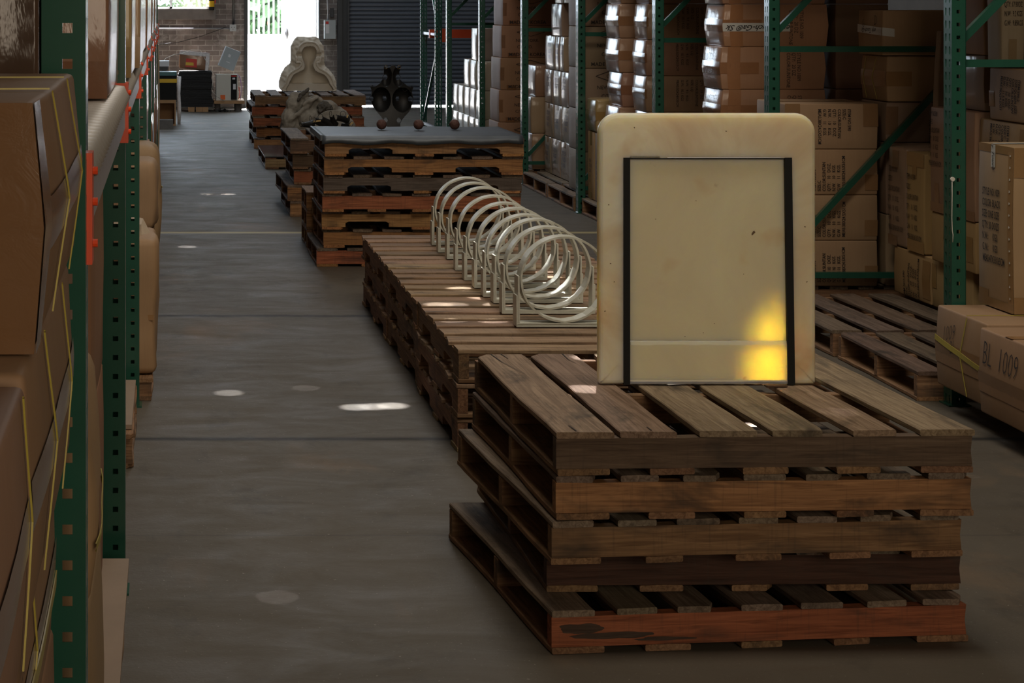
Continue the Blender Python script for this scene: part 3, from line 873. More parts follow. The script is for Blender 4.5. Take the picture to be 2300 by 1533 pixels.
pallet(3.09, 14.0, 0, 0, 1.05, 1.06, .12, 'pallet whose corner shows at the left edge of the slab', GR, top=DUST, face=BROWN, seed=106)
pallet(3.06, 15.22, 0, 0, 1.08, 1.06, .12, 'dusty pallet beyond the post left of the slab, nearer of two in its bay', GR, top=(.24, .18, .13), seed=107, nb=9)
pallet(3.06, 16.32, 0, 0, 1.08, 1.10, .12, 'dusty pallet at the foot of the post beside the metal-topped stack', GR, top=(.24, .18, .13), seed=108, nb=9)
for i, y in enumerate((17.62, 18.75, 20.02, 21.12)):
    pallet(3.09, y, 0, 0, 1.05, 1.08, .12, 'hidden-edged pallet under the right racks beyond the metal-topped stack, %s from it' % ORD[i], GR, top=DUST, seed=110 + i)
# left rack pallets
pallet(-1.2, 3.05, 0, 0, 1.085, 1.0, .118, 'pallet under the near end of the dusty plywood, left rack', 'pallets under the left rack', seed=120)
pallet(-1.2, 4.2, 0, 0, 1.085, 1.0, .118, 'pallet under the far end of the dusty plywood, left rack', 'pallets under the left rack', seed=121)
o = bx('plywood_sheet', -1.2, -.106, 3.0, 5.24, .1185, .136, M_PLY); tag(o, 'dusty plywood sheet lying on pallets between the first two left posts', 'plywood sheet')
pallet(-1.15, 6.83, 0, 0, 1.025, .88, .12, 'pallet with a splintered corner block beside the third left post', 'pallets under the left rack', seed=122)
o = bx('plywood_sheet', -1.1, -.130, 6.9, 7.72, .1205, .136, M_PLY); tag(o, 'small dusty plywood sheet on the pallet beside the third left post', 'plywood sheet')
pallet(-1.1, 8.0, 0, 0, 1.03, .9, .09, 'pallet under the wrinkled paper-topped carton of the left rack', 'pallets under the left rack', seed=123)

# ---------------------------------------------------------------- cartons
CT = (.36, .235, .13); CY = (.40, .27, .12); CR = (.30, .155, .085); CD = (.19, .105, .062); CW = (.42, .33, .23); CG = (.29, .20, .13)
_txt = {}
def text_mesh(body, size, mat, shear=0.0, spacing=1.0, lsp=1.0, bold=0.0):
    key = (body, round(size, 4), mat.name, shear, spacing, lsp, bold)
    if key in _txt: return _txt[key]
    c = bpy.data.curves.new('t', 'FONT')
    c.body = body; c.size = size; c.shear = shear; c.space_character = spacing; c.space_line = lsp; c.offset = bold * size
    c.align_x = 'LEFT'; c.align_y = 'TOP'; c.resolution_u = 2
    o = bpy.data.objects.new('tmp_text', c); COL.objects.link(o)
    bpy.context.view_layer.update()
    me = bpy.data.meshes.new_from_object(o.evaluated_get(bpy.context.evaluated_depsgraph_get()))
    bpy.data.objects.remove(o)
    v = [p.co.copy() for p in me.vertices]
    f = [tuple(p.vertices) for p in me.polygons]
    if v:
        x0, x1 = min(p.x for p in v), max(p.x for p in v); y0, y1 = min(p.y for p in v), max(p.y for p in v)
        v = [Vector((p.x - (x0 + x1) / 2, p.y - (y0 + y1) / 2, 0)) for p in v]
    _txt[key] = (v, f)
    return _txt[key]

class Box:
    """a cardboard carton; origin at its base centre. Faces: F front (-y), S aisle side (x sign sg), T top"""
    def __init__(s, x0, x1, y0, y1, z0, z1, label, group=None, col=CT, film=False, bs=.006, bf=.003, bt=.0, sg=-1, rz=0.0, seed=0, name='cardboard_carton', rnd=.007, wob=.0025, tilt=0.0, tent=True):
        s.w, s.d, s.h = x1 - x0, y1 - y0, z1 - z0
        s.bs, s.bf, s.bt, s.sg, s.seed, s.rnd, s.wob, s.tent = bs, bf, bt, sg, seed, rnd, wob, tent
        s.root = empty(name, ((x0 + x1) / 2, (y0 + y1) / 2, z0), math.radians(rz), label, 'cardboard box', group)
        if tilt: s.root.rotation_euler = (0, math.radians(tilt), math.radians(rz))
        s.rr = random.Random(seed * 31 + 7)
        s.col = vary(col, s.rr, .08)
        s.film = film
        s.body()
    def warp(s, p):
        x, y, z = p
        hx, hy = s.w / 2, s.d / 2
        u, v, w = x / hx, y / hy, z / s.h
        cu = max(0, 1 - u ** 4); cv = max(0, 1 - v ** 4); cw = max(0, 1 - (2 * w - 1) ** 4)
        tn = max(0, 1 - abs(2 * w - 1.02)) if s.tent else max(0, 1 - (2 * w - 1) ** 2)
        dx = s.bs * (abs(u) ** 3) * tn * (cv * .4 + .6) * (1 if u > 0 else -1)
        dy = s.bf * (abs(v) ** 3) * cw * cu * (1 if v > 0 else -1)
        dz = s.bt * (max(0, 2 * w - 1) ** 3) * cu * cv
        q = noise.noise_vector(Vector((x * 5 + s.seed * 3.7, y * 5, z * 5))) * s.wob
        k = min(1.0, z / .05)
        return Vector((x + dx + q.x, y + dy + q.y, z + dz * 1.0 + min(0, q.z) * k * .5))
    def body(s):
        r = min(s.rnd, s.h * .2, s.d * .2)
        def ax_(a, b_, n):
            return [a, a + r * .35, a + r] + [a + r + (b_ - a - 2 * r) * k / n for k in range(1, n)] + [b_ - r, b_ - r * .35, b_]
        X = ax_(-s.w / 2, s.w / 2, 4); Y = ax_(-s.d / 2, s.d / 2, 4); Z = ax_(0, s.h, 4)
        idx, V, Fc = {}, [], []
        lo = Vector((-s.w / 2 + r, -s.d / 2 + r, r)); hi = Vector((s.w / 2 - r, s.d / 2 - r, s.h - r))
        def g(i, j, k):
            if (i, j, k) not in idx:
                p = Vector((X[i], Y[j], Z[k]))
                c = Vector([min(max(p[a], lo[a]), hi[a]) for a in range(3)])
                d = p - c
                if d.length > 1e-9: p = c + d.normalized() * r if sum(abs(x) > 1e-9 for x in d) > 1 else c + d
                idx[(i, j, k)] = len(V); V.append(s.warp(p))
            return idx[(i, j, k)]
        nx, ny, nz = len(X) - 1, len(Y) - 1, len(Z) - 1
        for i in range(nx):
            for j in range(ny):
                Fc.append((g(i, j, 0), g(i, j + 1, 0), g(i + 1, j + 1, 0), g(i + 1, j, 0)))
                Fc.append((g(i, j, nz), g(i + 1, j, nz), g(i + 1, j + 1, nz), g(i, j + 1, nz)))
        for i in range(nx):
            for k in range(nz):
                Fc.append((g(i, 0, k), g(i + 1, 0, k), g(i + 1, 0, k + 1), g(i, 0, k + 1)))
                Fc.append((g(i, ny, k), g(i, ny, k + 1), g(i + 1, ny, k + 1), g(i + 1, ny, k)))
        for j in range(ny):
            for k in range(nz):
                Fc.append((g(0, j, k), g(0, j, k + 1), g(0, j + 1, k + 1), g(0, j + 1, k)))
                Fc.append((g(nx, j, k), g(nx, j + 1, k), g(nx, j + 1, k + 1), g(nx, j, k + 1)))
        me = mesh_from('carton', V, Fc, True)
        link_mesh('carton_body', me, M_FILM if s.film else M_CARD, s.root, color=s.col)
    def size(s, f): return {'F': (s.w, s.h), 'S': (s.d, s.h), 'T': (s.w, s.d)}[f]
    def surf(s, f, u, v, off=.0015):
        """u runs left to right as seen from the aisle / camera"""
        if f == 'F': p = Vector(((u - .5) * s.w, -s.d / 2, v * s.h)); n = Vector((0, -1, 0))
        elif f == 'S':
            yy = (.5 - u) * s.d if s.sg < 0 else (u - .5) * s.d
            p = Vector((s.sg * s.w / 2, yy, v * s.h)); n = Vector((s.sg, 0, 0))
        else: p = Vector(((u - .5) * s.w, (v - .5) * s.d, s.h)); n = Vector((0, 0, 1))
        if p.z < 0: p.z = 0
        return s.warp(p) + n * off
    def patch(s, f, u0, u1, v0, v1, name, mat, off=.0016, color=None, n=10, skew=0.0, label=None):
        V, Fc = [], []
        for j in range(n + 1):
            for i in range(n + 1):
                a, b_ = i / n, j / n
                V.append(s.surf(f, u0 + (u1 - u0) * a, v0 + (v1 - v0) * b_ + skew * a, off))
        for j in range(n):
            for i in range(n): Fc.append((j * (n + 1) + i, j * (n + 1) + i + 1, (j + 1) * (n + 1) + i + 1, (j + 1) * (n + 1) + i))
        o = link_mesh(name, mesh_from(name, V, Fc, True), mat, s.root, color=color)
        if label: o['label'] = label
        return o
    def tape(s, f, u0, u1, v0, v1, k=.62, n=8):
        c = tuple(x * k for x in s.col)
        return s.patch(f, u0, u1, v0, v1, 'packing_tape', M_TAPE, color=(c[0] * 1.02, c[1] * .9, c[2] * .75), n=n)
    def seam(s, wrap=.14, band=.13):
        """tape along the middle fold of the aisle side, wrapped round onto the front"""
        s.tape('S', 0.0, 1.0, .5 - band, .5 + band)
        if s.sg < 0: s.tape('F', 0.0, wrap, .5 - band * .9, .5 + band * .9, .8)
    def text(s, f, u, v, size, body, rot=0, mat=None, shear=0.0, lsp=1.0, sx=1.0, bold=.0, name='printed_text', off=.003):
        mat = mat or M_INK
        if mat is M_PEN and bold == 0: bold = -.02
        V, Fc = text_mesh(body, size, mat, shear, 1.0, lsp, bold)
        if not V: return
        W, H = s.size(f)
        a = math.radians(rot); ca, sa = math.cos(a), math.sin(a)
        out = []
        for p in V:
            px, py = p.x * sx, p.y
            out.append(s.surf(f, u + (px * ca - py * sa) / W, v + (px * sa + py * ca) / H, off))
        o = link_mesh(name, mesh_from(name, out, Fc), mat, s.root)
        return o
    def strap(s, f, pts, width=.012, name='strap'):
        """a yellow strap through (u, v) points on one face"""
        W, H = s.size(f)
        V, Fc = [], []
        P = []
        for (a, b_), (c, d) in zip(pts[:-1], pts[1:]):
            m = 8
            for k in range(m): P.append((a + (c - a) * k / m, b_ + (d - b_) * k / m))
        P.append(pts[-1])
        for i, (u, v) in enumerate(P):
            q = P[min(i + 1, len(P) - 1)]; p = P[max(i - 1, 0)]
            width_ = width * .6; t = Vector(((q[0] - p[0]) * W, (q[1] - p[1]) * H)).normalized()
            nx_, ny_ = -t.y * width_ / 2 / W, t.x * width_ / 2 / H
            V.append(s.surf(f, u + nx_, v + ny_, .0022)); V.append(s.surf(f, u - nx_, v - ny_, .0022)); 
            V.append(s.surf(f, u + nx_, v + ny_, .004)); V.append(s.surf(f, u - nx_, v - ny_, .004))
            if i:
                b4 = i * 4; a4 = b4 - 4
                Fc += [(a4 + 2, a4 + 3, b4 + 3, b4 + 2), (a4, a4 + 2, b4 + 2, b4), (a4 + 1, b4 + 1, b4 + 3, a4 + 3)]
        return link_mesh(name, mesh_from(name, V, Fc), M_STRAP, s.root)

T590 = 'ITEM NO.590\nSIZE:C\nCOLOR:SUNTAN\nQTY:   10   DOZ.\nN.W.   10   KGS.\nG.W    11   KGS.\nMEAS:38X24.5X51CM'
T590D = 'ITEM NO.590\nTYPE:D\nCOLOR:SUNTAN\nQTY:   10   DOZ.\nN.W.   10   KGS.\nG.W    11   KGS.\nMEAS:38X24.5X51CM'
TSTY = 'STYLE NO.1009\nCOLOR: BLACK\nSIZE: ONE SIZE\nQ\'TY: 20 DOZS\nN.W.:      KGS\nG.W.:      KGS\nMEAS:47X33X65CM'
TSUN = 'STYLE NO.608\nQTY:   10  DZ\nCOLOR:SUNTONE\nSIZE: LQ\nN.W.   9.1  KGS\nG.W.  10.1 KGS\nMEAS:50X24X33CM'
TFULL = 'STYLE NO.808\nFULL SIZE\nN.W. 10 KG\nC/T NO.'
TQ = 'ITEM:590-2\nSIZE:QUEEN SIZE\nCOLOR:SUNTAN\nQTY:   10  DOZ.\nN.W.:  10  KGS.\nG.W.:  11.5 KGS\nMEAS:38X24.5X51'

# --- pile printed ITEM NO.590, on its own pallet behind the slab
G = 'cartons of the pile printed ITEM NO.590 beside the slab'
for k in range(4):
    lab = ('bottom carton of the ITEM NO.590 pile, crossed by the low green brace', 'second carton from the bottom of the ITEM NO.590 pile right of the slab',
           'third carton from the bottom of the ITEM NO.590 pile, printed reading upward', 'top carton of the ITEM NO.590 pile, with a pale lid and print reading downward')[k]
    b = Box(3.18, 3.655, 10.375, 10.88, .121 + k * .2355, .121 + (k + 1) * .2355 - .001, lab, G, CT, bs=.004, seed=200 + k)
    if k == 3:
        b.text('F', .53, .50, .024, T590, -90, lsp=1.06, sx=.82, bold=.01); b.tape('F', 0, .16, .6, 1.0, .7); b.tape('F', .84, 1, .5, 1, .7)
        b.tape('T', 0, 1, .42, .58, .85)
    else:
        b.text('F', .47, .47, .024, T590, 90, lsp=1.06, sx=.82, bold=.01); b.tape('F', .86, 1, .1, .45, .75)
# --- mixed pile to its right, behind the frame
G = 'cartons heaped to the right of the ITEM NO.590 pile'
b = Box(3.685, 4.19, 10.385, 10.74, 1.311, 1.545, 'brown carton marked D with white lettered tape, topmost in the heap right of the slab', G, CT, seed=210)
b.text('S', .75, .78, .075, 'D', 0, M_PEN, sx=.8); b.text('S', .25, .70, .06, 'G', 20, M_PEN, sx=.8)
b.patch('S', 0, 1.0, .50, .68, 'lettered_tape', M_WTAPE, skew=-.06, off=.003); b.patch('F', 0, .12, .44, .62, 'lettered_tape', M_WTAPE, skew=-.03, off=.003)
b.text('S', .5, .565, .035, 'erly Touch-Ga', 180, M_INK, shear=.5, off=.005); b.text('F', .85, .35, .024, T590, 90, sx=.82)
b = Box(3.71, 4.21, 10.385, 10.76, 1.072, 1.307, 'carton with two thin yellow straps, under the one marked D', G, CT, seed=211, bs=.012)
b.seam(.25, .18); b.strap('S', [(.2, .97), (.12, .5), (.2, .03)], .006); b.strap('S', [(.62, .97), (.5, .5), (.62, .03)], .006); b.text('F', .80, .45, .030, T590D, 90, sx=.82)
b = Box(3.705, 4.21, 10.385, 10.76, .862, 1.068, 'brown carton printed NO.590 under the strapped one, crossed by the diagonal brace', G, CG, seed=212)
b.text('F', .62, .45, .028, T590, 90, sx=.8); b.tape('F', 0, .12, .2, .9, .8)
Box(3.705, 4.21, 10.385, 10.76, .121, .488, 'low carton in the dark gap right of the ITEM NO.590 pile', G, CG, seed=213)
Box(3.705, 4.21, 10.385, 10.76, .49, .86, 'upper carton in the dark gap right of the ITEM NO.590 pile', G, CG, seed=214)
G = 'cartons standing behind the right foreground post'
b = Box(3.68, 4.18, 9.71, 10.20, .121, .352, 'yellowish carton printed sideways, lying on the bare pallet left of the foreground post', G, CY, seed=215)
b.text('S', .50, .42, .030, T590, 90, lsp=1.05, sx=.8, bold=.01); b.tape('S', .8, 1, .1, .9, .8); b.seam(.1, .12) if False else None
b = Box(3.68, 4.18, 9.20, 9.69, .121, .352, 'yellowish carton low behind the right foreground post', G, CY, seed=216)
b.text('S', .62, .42, .030, 'ITEM NO.590\nSIZE:C', 90); b.tape('S', 0, .12, .4, .9, .8)
b = Box(3.675, 4.16, 10.025, 10.268, .356, .853, 'tall pinkish carton with a yellow strap over its rounded top', G, (.34, .22, .14), film=True, bt=.02, seed=217, rnd=.016)
b.text('S', .45, .48, .038, T590, 0, lsp=1.3, sx=.55, mat=M_INK); b.tape('S', .25, .6, .78, .97, .8); b.tape('S', 0, .5, 0, .10, .75); b.strap('T', [(.52, 0), (.5, .5), (.52, 1)], .014)
b = Box(3.672, 4.10, 9.775, 10.0, .356, .846, 'tall yellowish carton with crumpled taped top edge, left of the foreground post', G, CY, seed=218, rnd=.01)
b.text('S', .45, .45, .038, T590, 0, lsp=1.3, sx=.55); b.tape('S', 0, 1, .86, 1.0, .8); b.tape('S', .35, .6, .74, .88, .8); b.tape('S', 0, 1, 0, .12, .8)
b = Box(3.645, 4.15, 9.09, 9.62, .59, 1.088, 'tall pinkish tan carton directly behind the right foreground post', G, (.36, .23, .14), seed=219)
b.text('S', .13, .70, .034, T590, 0, lsp=1.15, sx=.5); b.tape('S', .1, .2, .08, .28, .75); b.tape('S', 0, 1, 0, .09, .8)
b = Box(3.65, 4.15, 9.09, 9.62, .354, .588, 'yellow-tan carton in the middle of the column behind the foreground post', G, CY, seed=220)
b.tape('S', .3, .5, .5, .95, .8); b.tape('S', .82, .95, .2, .7, .8)
b = Box(3.74, 4.06, 9.80, 9.86, .849, 1.44, 'flat carton standing on edge and leaning behind the foreground post', G, CG, seed=221, tilt=2.2)
b = Box(3.70, 4.18, 9.12, 9.60, 1.09, 1.343, 'taped brown carton above the tall one behind the foreground post', G, CG, film=True, seed=222)
b.tape('F', 0, .45, .15, .8, .8)
b = Box(3.70, 4.18, 9.12, 9.55, 1.345, 1.80, 'tan carton with blue print at the top edge, right of the foreground post', G, CT, seed=223)
b.text('F', .20, .52, .05, 'CTN NO\nG.W.12\nMADE IN', 0, M_INKBLUE, sx=.5)
# --- cartons right of the foreground post
G = 'cartons on the pallet at the right edge of the picture'
for k in range(3):
    Box(3.66, 4.15, 8.58, 9.07, .121 + .236 * k, .121 + .236 * (k + 1) - .002, '%s carton hidden behind the tall STYLE NO.1009 carton' % ('low', 'middle', 'high')[k], 'cartons behind the STYLE NO.1009 carton', CY, seed=230 + k)
b = Box(3.66, 4.15, 8.58, 9.07, .830, 1.063, 'yellow-tan carton behind the tall STYLE NO.1009 one, print reading downward', G, CY, seed=233)
b.text('S', .45, .50, .030, T590, -90, sx=.74, bold=.012); b.tape('S', 0, .09, .1, .5, .8); b.tape('S', .88, 1, .3, .9, .85)
b = Box(3.655, 4.15, 8.46, 8.95, 1.067, 1.297, 'brown carton with smeared print lying on the yellow-tan one, upper right edge', G, CT, seed=234, rz=0)
b.text('S', .46, .50, .030, TQ, -94, sx=.66, bold=.018); b.tape('S', 0, .12, .25, .55, .8)
b = Box(3.637, 3.735, 8.78, 8.93, 1.302, 1.86, 'narrow pale carton with torn edge and weight print, at the top right', G, CW, seed=235)
b.text('F', .50, .42, .034, 'QTY: 17/30DZ\nN.W:  9.2 KGS\nG.W:  9.85KGS', 0, sx=.36, lsp=1.2); b.tape('F', .3, .65, .0, .22, .8)
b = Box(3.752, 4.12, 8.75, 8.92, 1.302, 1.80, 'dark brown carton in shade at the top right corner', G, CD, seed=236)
b = Box(3.18, 3.655, 7.565, 7.893, .411, 1.038, 'tall tan carton printed STYLE NO.1009 with zigzag taped corner', G, CT, bs=.006, seed=237, rnd=.005)
b.text('S', .46, .50, .040, TSTY, 0, lsp=1.08, sx=.60, bold=.014)
b.tape('S', .0, 1, .0, .055, .78); b.tape('S', .02, .30, .05, .10, .78); b.tape('S', .86, 1.0, .0, .97, .92); b.tape('S', 0, 1, .95, 1., .85); b.tape('F', 0, .14, .82, 1, .85); b.tape('F', 0, 1, 0, .10, .8)
b.patch('S', .38, .50, .86, 1.0, 'lettered_tape', M_WTAPE, off=.003); b.patch('T', .0, 1, .56, .68, 'lettered_tape', M_WTAPE, off=.003, skew=.12)
b.text('S', .44, .925, .03, 'y Touch', -84, M_INK, shear=.5, off=.005, bold=.01)
V = []
mbz = MB()
for k in range(13):
    z = .05 + k * .045
    p = b.surf('S', .905, z / b.h, .004); q = b.surf('S', .94, (z + .006) / b.h, .004); e = b.surf('S', .91, (z + .010) / b.h, .004)
    mbz.add([p, q, e, q + Vector((-.001, 0, -.004))], [(0, 3, 1, 2)])
mbz.build('torn_tape_teeth', M_CABLE, b.root)
b = Box(3.0, 3.65, 7.37, 7.85, .098, .405, 'strapped carton marked 1009 BL, leaning out beside the foreground post', G, CT, bs=.012, seed=238, rnd=.008)
b.tape('S', 0, 1, .42, .58, .72); b.tape('S', 0, 1, .30, .43, .95); b.strap('S', [(0, .60), (.5, .52), (1, .42)], .034); b.strap('S', [(.62, .99), (.54, .5), (.62, .02)], .010); b.strap('T', [(0, .40), (1, .40)], .006)
b.text('S', .30, .72, .085, '1009', 12, M_PEN, sx=.72, shear=.3); b.text('S', .38, .56, .07, 'BL', 12, M_PEN, sx=.7, shear=.3)
b = Box(2.95, 3.60, 6.82, 7.31, .098, .405, 'carton with BL 1009 in large marker writing, cut by the right edge', G, CT, bs=.012, film=False, seed=239, rnd=.008)
b.tape('S', 0, 1, .36, .50, .70); b.tape('S', 0, 1, .26, .37, .9)
b.text('S', .40, .72, .125, 'BL  1009', -2, M_PEN, sx=.68, shear=.08); b.tape('T', 0, 1, .44, .56, .9)

# --- SUNTONE cartons, two columns in the bay beyond the second right post
G = 'film-wrapped cartons marked SUNTONE'
for k in range(7):
    dx = (0, 0, .005, .0, -.005, .01, .0)[k]
    lab = '%s in the column marked SUNTONE, counting up from the floor' % ('%s carton' % ORD[k])
    b = Box(3.145 + dx, 3.725 + dx, 11.42, 11.80, .121 + k * .2425, .121 + (k + 1) * .2425 - .001, lab, G, (.36, .195, .11), film=True, bs=.022, seed=240 + k, rnd=.006)
    b.seam(.36, .15)
    if k >= 3: b.text('S', .45, .76, .062, 'SUNTONE', 2, M_PEN, sx=.75, off=.004)
    if k == 4: b.text('S', .72, .2, .055, '/LQ', 0, M_PEN, sx=.8, off=.004)
    if k == 5:
        b.patch('F', -.0, .64, .36, .56, 'lettered_tape', M_WTAPE, off=.003)
        b.text('F', .33, .46, .045, 'erly Touch-Ga\u00ae Sk', 180, M_INK, shear=.5, off=.005, bold=.01)
    b.tape('F', .06, .18, .0, 1.0, .92)
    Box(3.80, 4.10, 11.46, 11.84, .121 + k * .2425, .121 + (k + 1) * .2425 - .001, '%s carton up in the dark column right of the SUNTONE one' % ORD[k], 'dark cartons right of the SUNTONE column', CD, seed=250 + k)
    if k in (3, 4, 5): b.text('F', .70, .45, .030, 'STYLE NO.1009\nQTY:  20 DZ\nCOLOR:SUNTONE', -90, sx=.8)
# --- the bay beyond: two columns of film-wrapped cartons
pallet(3.09, 12.9, .0, 0, .5, .3, .0001, 'x', 'x') if False else None
for k in range(7):
    b = Box(3.215 + (.0, .01, 0, -.01, -.01, .0, .01)[k], 3.79, 13.50, 13.87, .121 + k * .2425, .121 + (k + 1) * .2425 - .001, '%s carton up in the dark-faced column behind the post above the slab' % ORD[k], 'film-wrapped cartons behind the post above the slab', (.30, .165, .095), film=True, bs=.02, seed=260 + k)
    b.seam(.02, .14)
    if k >= 2: b.text('F', .52, .52, .024, TSUN, -90, lsp=1.35, sx=.9)
    b = Box(3.165 + (.0, .01, 0, .02, .0, .0, .01)[k], 3.70, 14.12, 14.55, .121 + k * .2425, .121 + (k + 1) * .2425 - .001, '%s carton up in the shiny column over the slab\'s left corner' % ORD[k], 'shiny cartons over the left corner of the slab', (.36, .20, .12), film=True, bs=.022, seed=270 + k)
    b.seam(.2, .15)
G = 'cartons between the slab and the post left of it'
for i, (a, c) in enumerate(((14.85, 15.08), (14.61, 14.83))):
    b = Box(3.14, 3.60, a, c, .121, .626, ('tall carton with blue print between post and slab, farther one', 'tall carton with blue print cut by the left edge of the slab')[i], G, (CY, CT)[i], seed=280 + i, bs=.003)
    b.text('S', .5, .42, .035, 'SINGLE\nSTYLE NO\nSIZE:M\nN.W.\nG.W.', (0, 0)[i], M_INKBLUE, sx=.6, lsp=1.1); b.tape('S', .35, .65, .8, 1, .75); b.tape('S', .35, .65, 0, .1, .75)
b = Box(3.135, 3.62, 14.75, 15.08, .629, .872, 'bulging taped yellowish carton lying on top of the two tall cartons left of the slab', G, CY, film=True, bs=.014, bt=.008, seed=283, rnd=.015); b.seam(.4, .15)
for k in range(5):
    b = Box(3.17, 3.85, 15.36, 15.95, .121 + .32 * k, .121 + .32 * (k + 1) - .002, '%s carton up in the column printed MADE IN KOREA nearest the slab' % ORD[k], 'cartons printed NEW YORK and MADE IN KOREA, nearer column', CG, seed=290 + k)
    b.text('F', .30, .10, .04, 'MADE IN KOREA', 0, bold=.01); b.text('F', .30, .34, .04, 'C/T NO.', 0); b.text('F', .30, .55, .04, 'NEW YORK', 0)
    b.text('F', .30, .82, .035, 'O O', 0)
    mb = MB(); P = [(.13, .82), (.30, .95), (.47, .82), (.30, .69)]
    for (u0, v0), (u1, v1) in zip(P, P[1:] + P[:1]): mb.bar(b.surf('F', u0, v0, .004), b.surf('F', u1, v1, .004), .004, .001, (0, -1, 0))
    mb.build('printed_diamond', M_INK, b.root)
# --- wall of pale cartons between the posts left of the slab
rows = [(.121, .43, [(17.17, 17.46), (16.76, 17.15), (16.38, 16.74), (16.02, 16.36)]), (.432, .72, [(17.07, 17.46), (16.71, 17.05), (16.27, 16.69)]),
        (.722, 1.01, [(17.10, 17.46), (16.75, 17.08), (16.42, 16.73), (16.04, 16.40)]), (1.012, 1.30, [(17.0, 17.42), (16.80, 16.98), (16.60, 16.78)]),
        (1.302, 1.574, [(16.70, 17.15)]), (1.576, 1.84, [(16.3, 16.62), (16.64, 17.0)])]
for i, (z0, z1, ys) in enumerate(rows):
    for j, (a, c) in enumerate(ys):
        b = Box(3.262, 3.72, a, c, z0, z1, 'pale wrapped carton left of slab, %s row up, %s from far end' % (ORD[i], ORD[j]), 'pale wrapped cartons in the wall between two posts', (.42, .31, .22), film=True, bs=.008, seed=300 + i * 5 + j, tent=False)
        if i < 4: b.text('S', .5, .55, .05, 'STYLE NO\nFULL SIZE\nN.W. 10', 0, M_INKBLUE, sx=.6)
        b.tape('S', .4, .6, .85, 1, .7)
G = 'cartons beside the post at the end of the metal-topped stack'
for k, (z0, z1, x0) in enumerate(((.121, .435, 3.18), (.437, .755, 3.17), (.757, 1.03, 3.21))):
    b = Box(x0, x0 + .45, 17.62, 18.05, z0, z1, ('carton with a yellow-taped corner low beside the post, under the green diagonal', 'carton with glaring side, second up beside the post right of the clay balls', 'dark carton with mirror-bright taped side beside the post')[k], G, CR if k == 2 else CT, film=True, seed=320 + k, bs=.01)
for k in range(6):
    z0 = .121 if k == 0 else .17 + .3 * k
    b = Box(3.10 - .012 * (5 - k) + .02, 3.66, 18.72, 19.25, z0, .17 + .3 * (k + 1) - .002, '%s carton up in the far column printed MADE IN KOREA' % ORD[k], 'cartons printed NEW YORK and MADE IN KOREA, far column', CR, seed=330 + k)
    b.text('F', .42, .10, .045, 'MADE IN KOREA', 0, bold=.01); b.text('F', .38, .34, .04, 'C/T NO.', 0); b.text('F', .42, .54, .04, 'NEW YORK', 0)
    mb = MB(); P = [(.25, .80), (.48, .93), (.71, .80), (.48, .67)]
    for (u0, v0), (u1, v1) in zip(P, P[1:] + P[:1]): mb.bar(b.surf('F', u0, v0, .004), b.surf('F', u1, v1, .004), .004, .001, (0, -1, 0))
    mb.build('printed_diamond', M_INK, b.root); b.tape('F', .1, .25, .0, .15, .7); b.tape('F', 0, .06, .3, .7, .6)
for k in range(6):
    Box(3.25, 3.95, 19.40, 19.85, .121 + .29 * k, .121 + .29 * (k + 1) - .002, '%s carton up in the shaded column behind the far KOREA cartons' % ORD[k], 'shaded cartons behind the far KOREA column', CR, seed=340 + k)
rows = [(.121, .41, [20.05, 20.45, 20.85, 21.25, 21.65]), (.412, .70, [20.05, 20.45, 20.85, 21.3, 21.7]), (.702, .99, [20.05, 20.5, 20.95]), (.992, 1.32, [20.5])]
for i, (z0, z1, ys) in enumerate(rows):
    for j, a in enumerate(ys):
        Box(3.105 + .01 * i, 3.5, a, a + .37, z0, z1, 'glare-coloured carton near the shutter, %s row up, %s from the near end' % (ORD[i], ORD[j]), 'cartons with glare in their colour in the far bay', (.50, .42, .34), film=True, bs=.006, seed=350 + i * 6 + j, tent=False)  # pale base colour stands in for the glare from the back door
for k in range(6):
    Box(3.65, 4.05, 21.5, 22.0, .121 + .29 * k, .121 + .29 * (k + 1) - .002, '%s carton up in the last shaded column before the shutter' % ORD[k], 'shaded cartons in the far bay', CR, seed=370 + k)

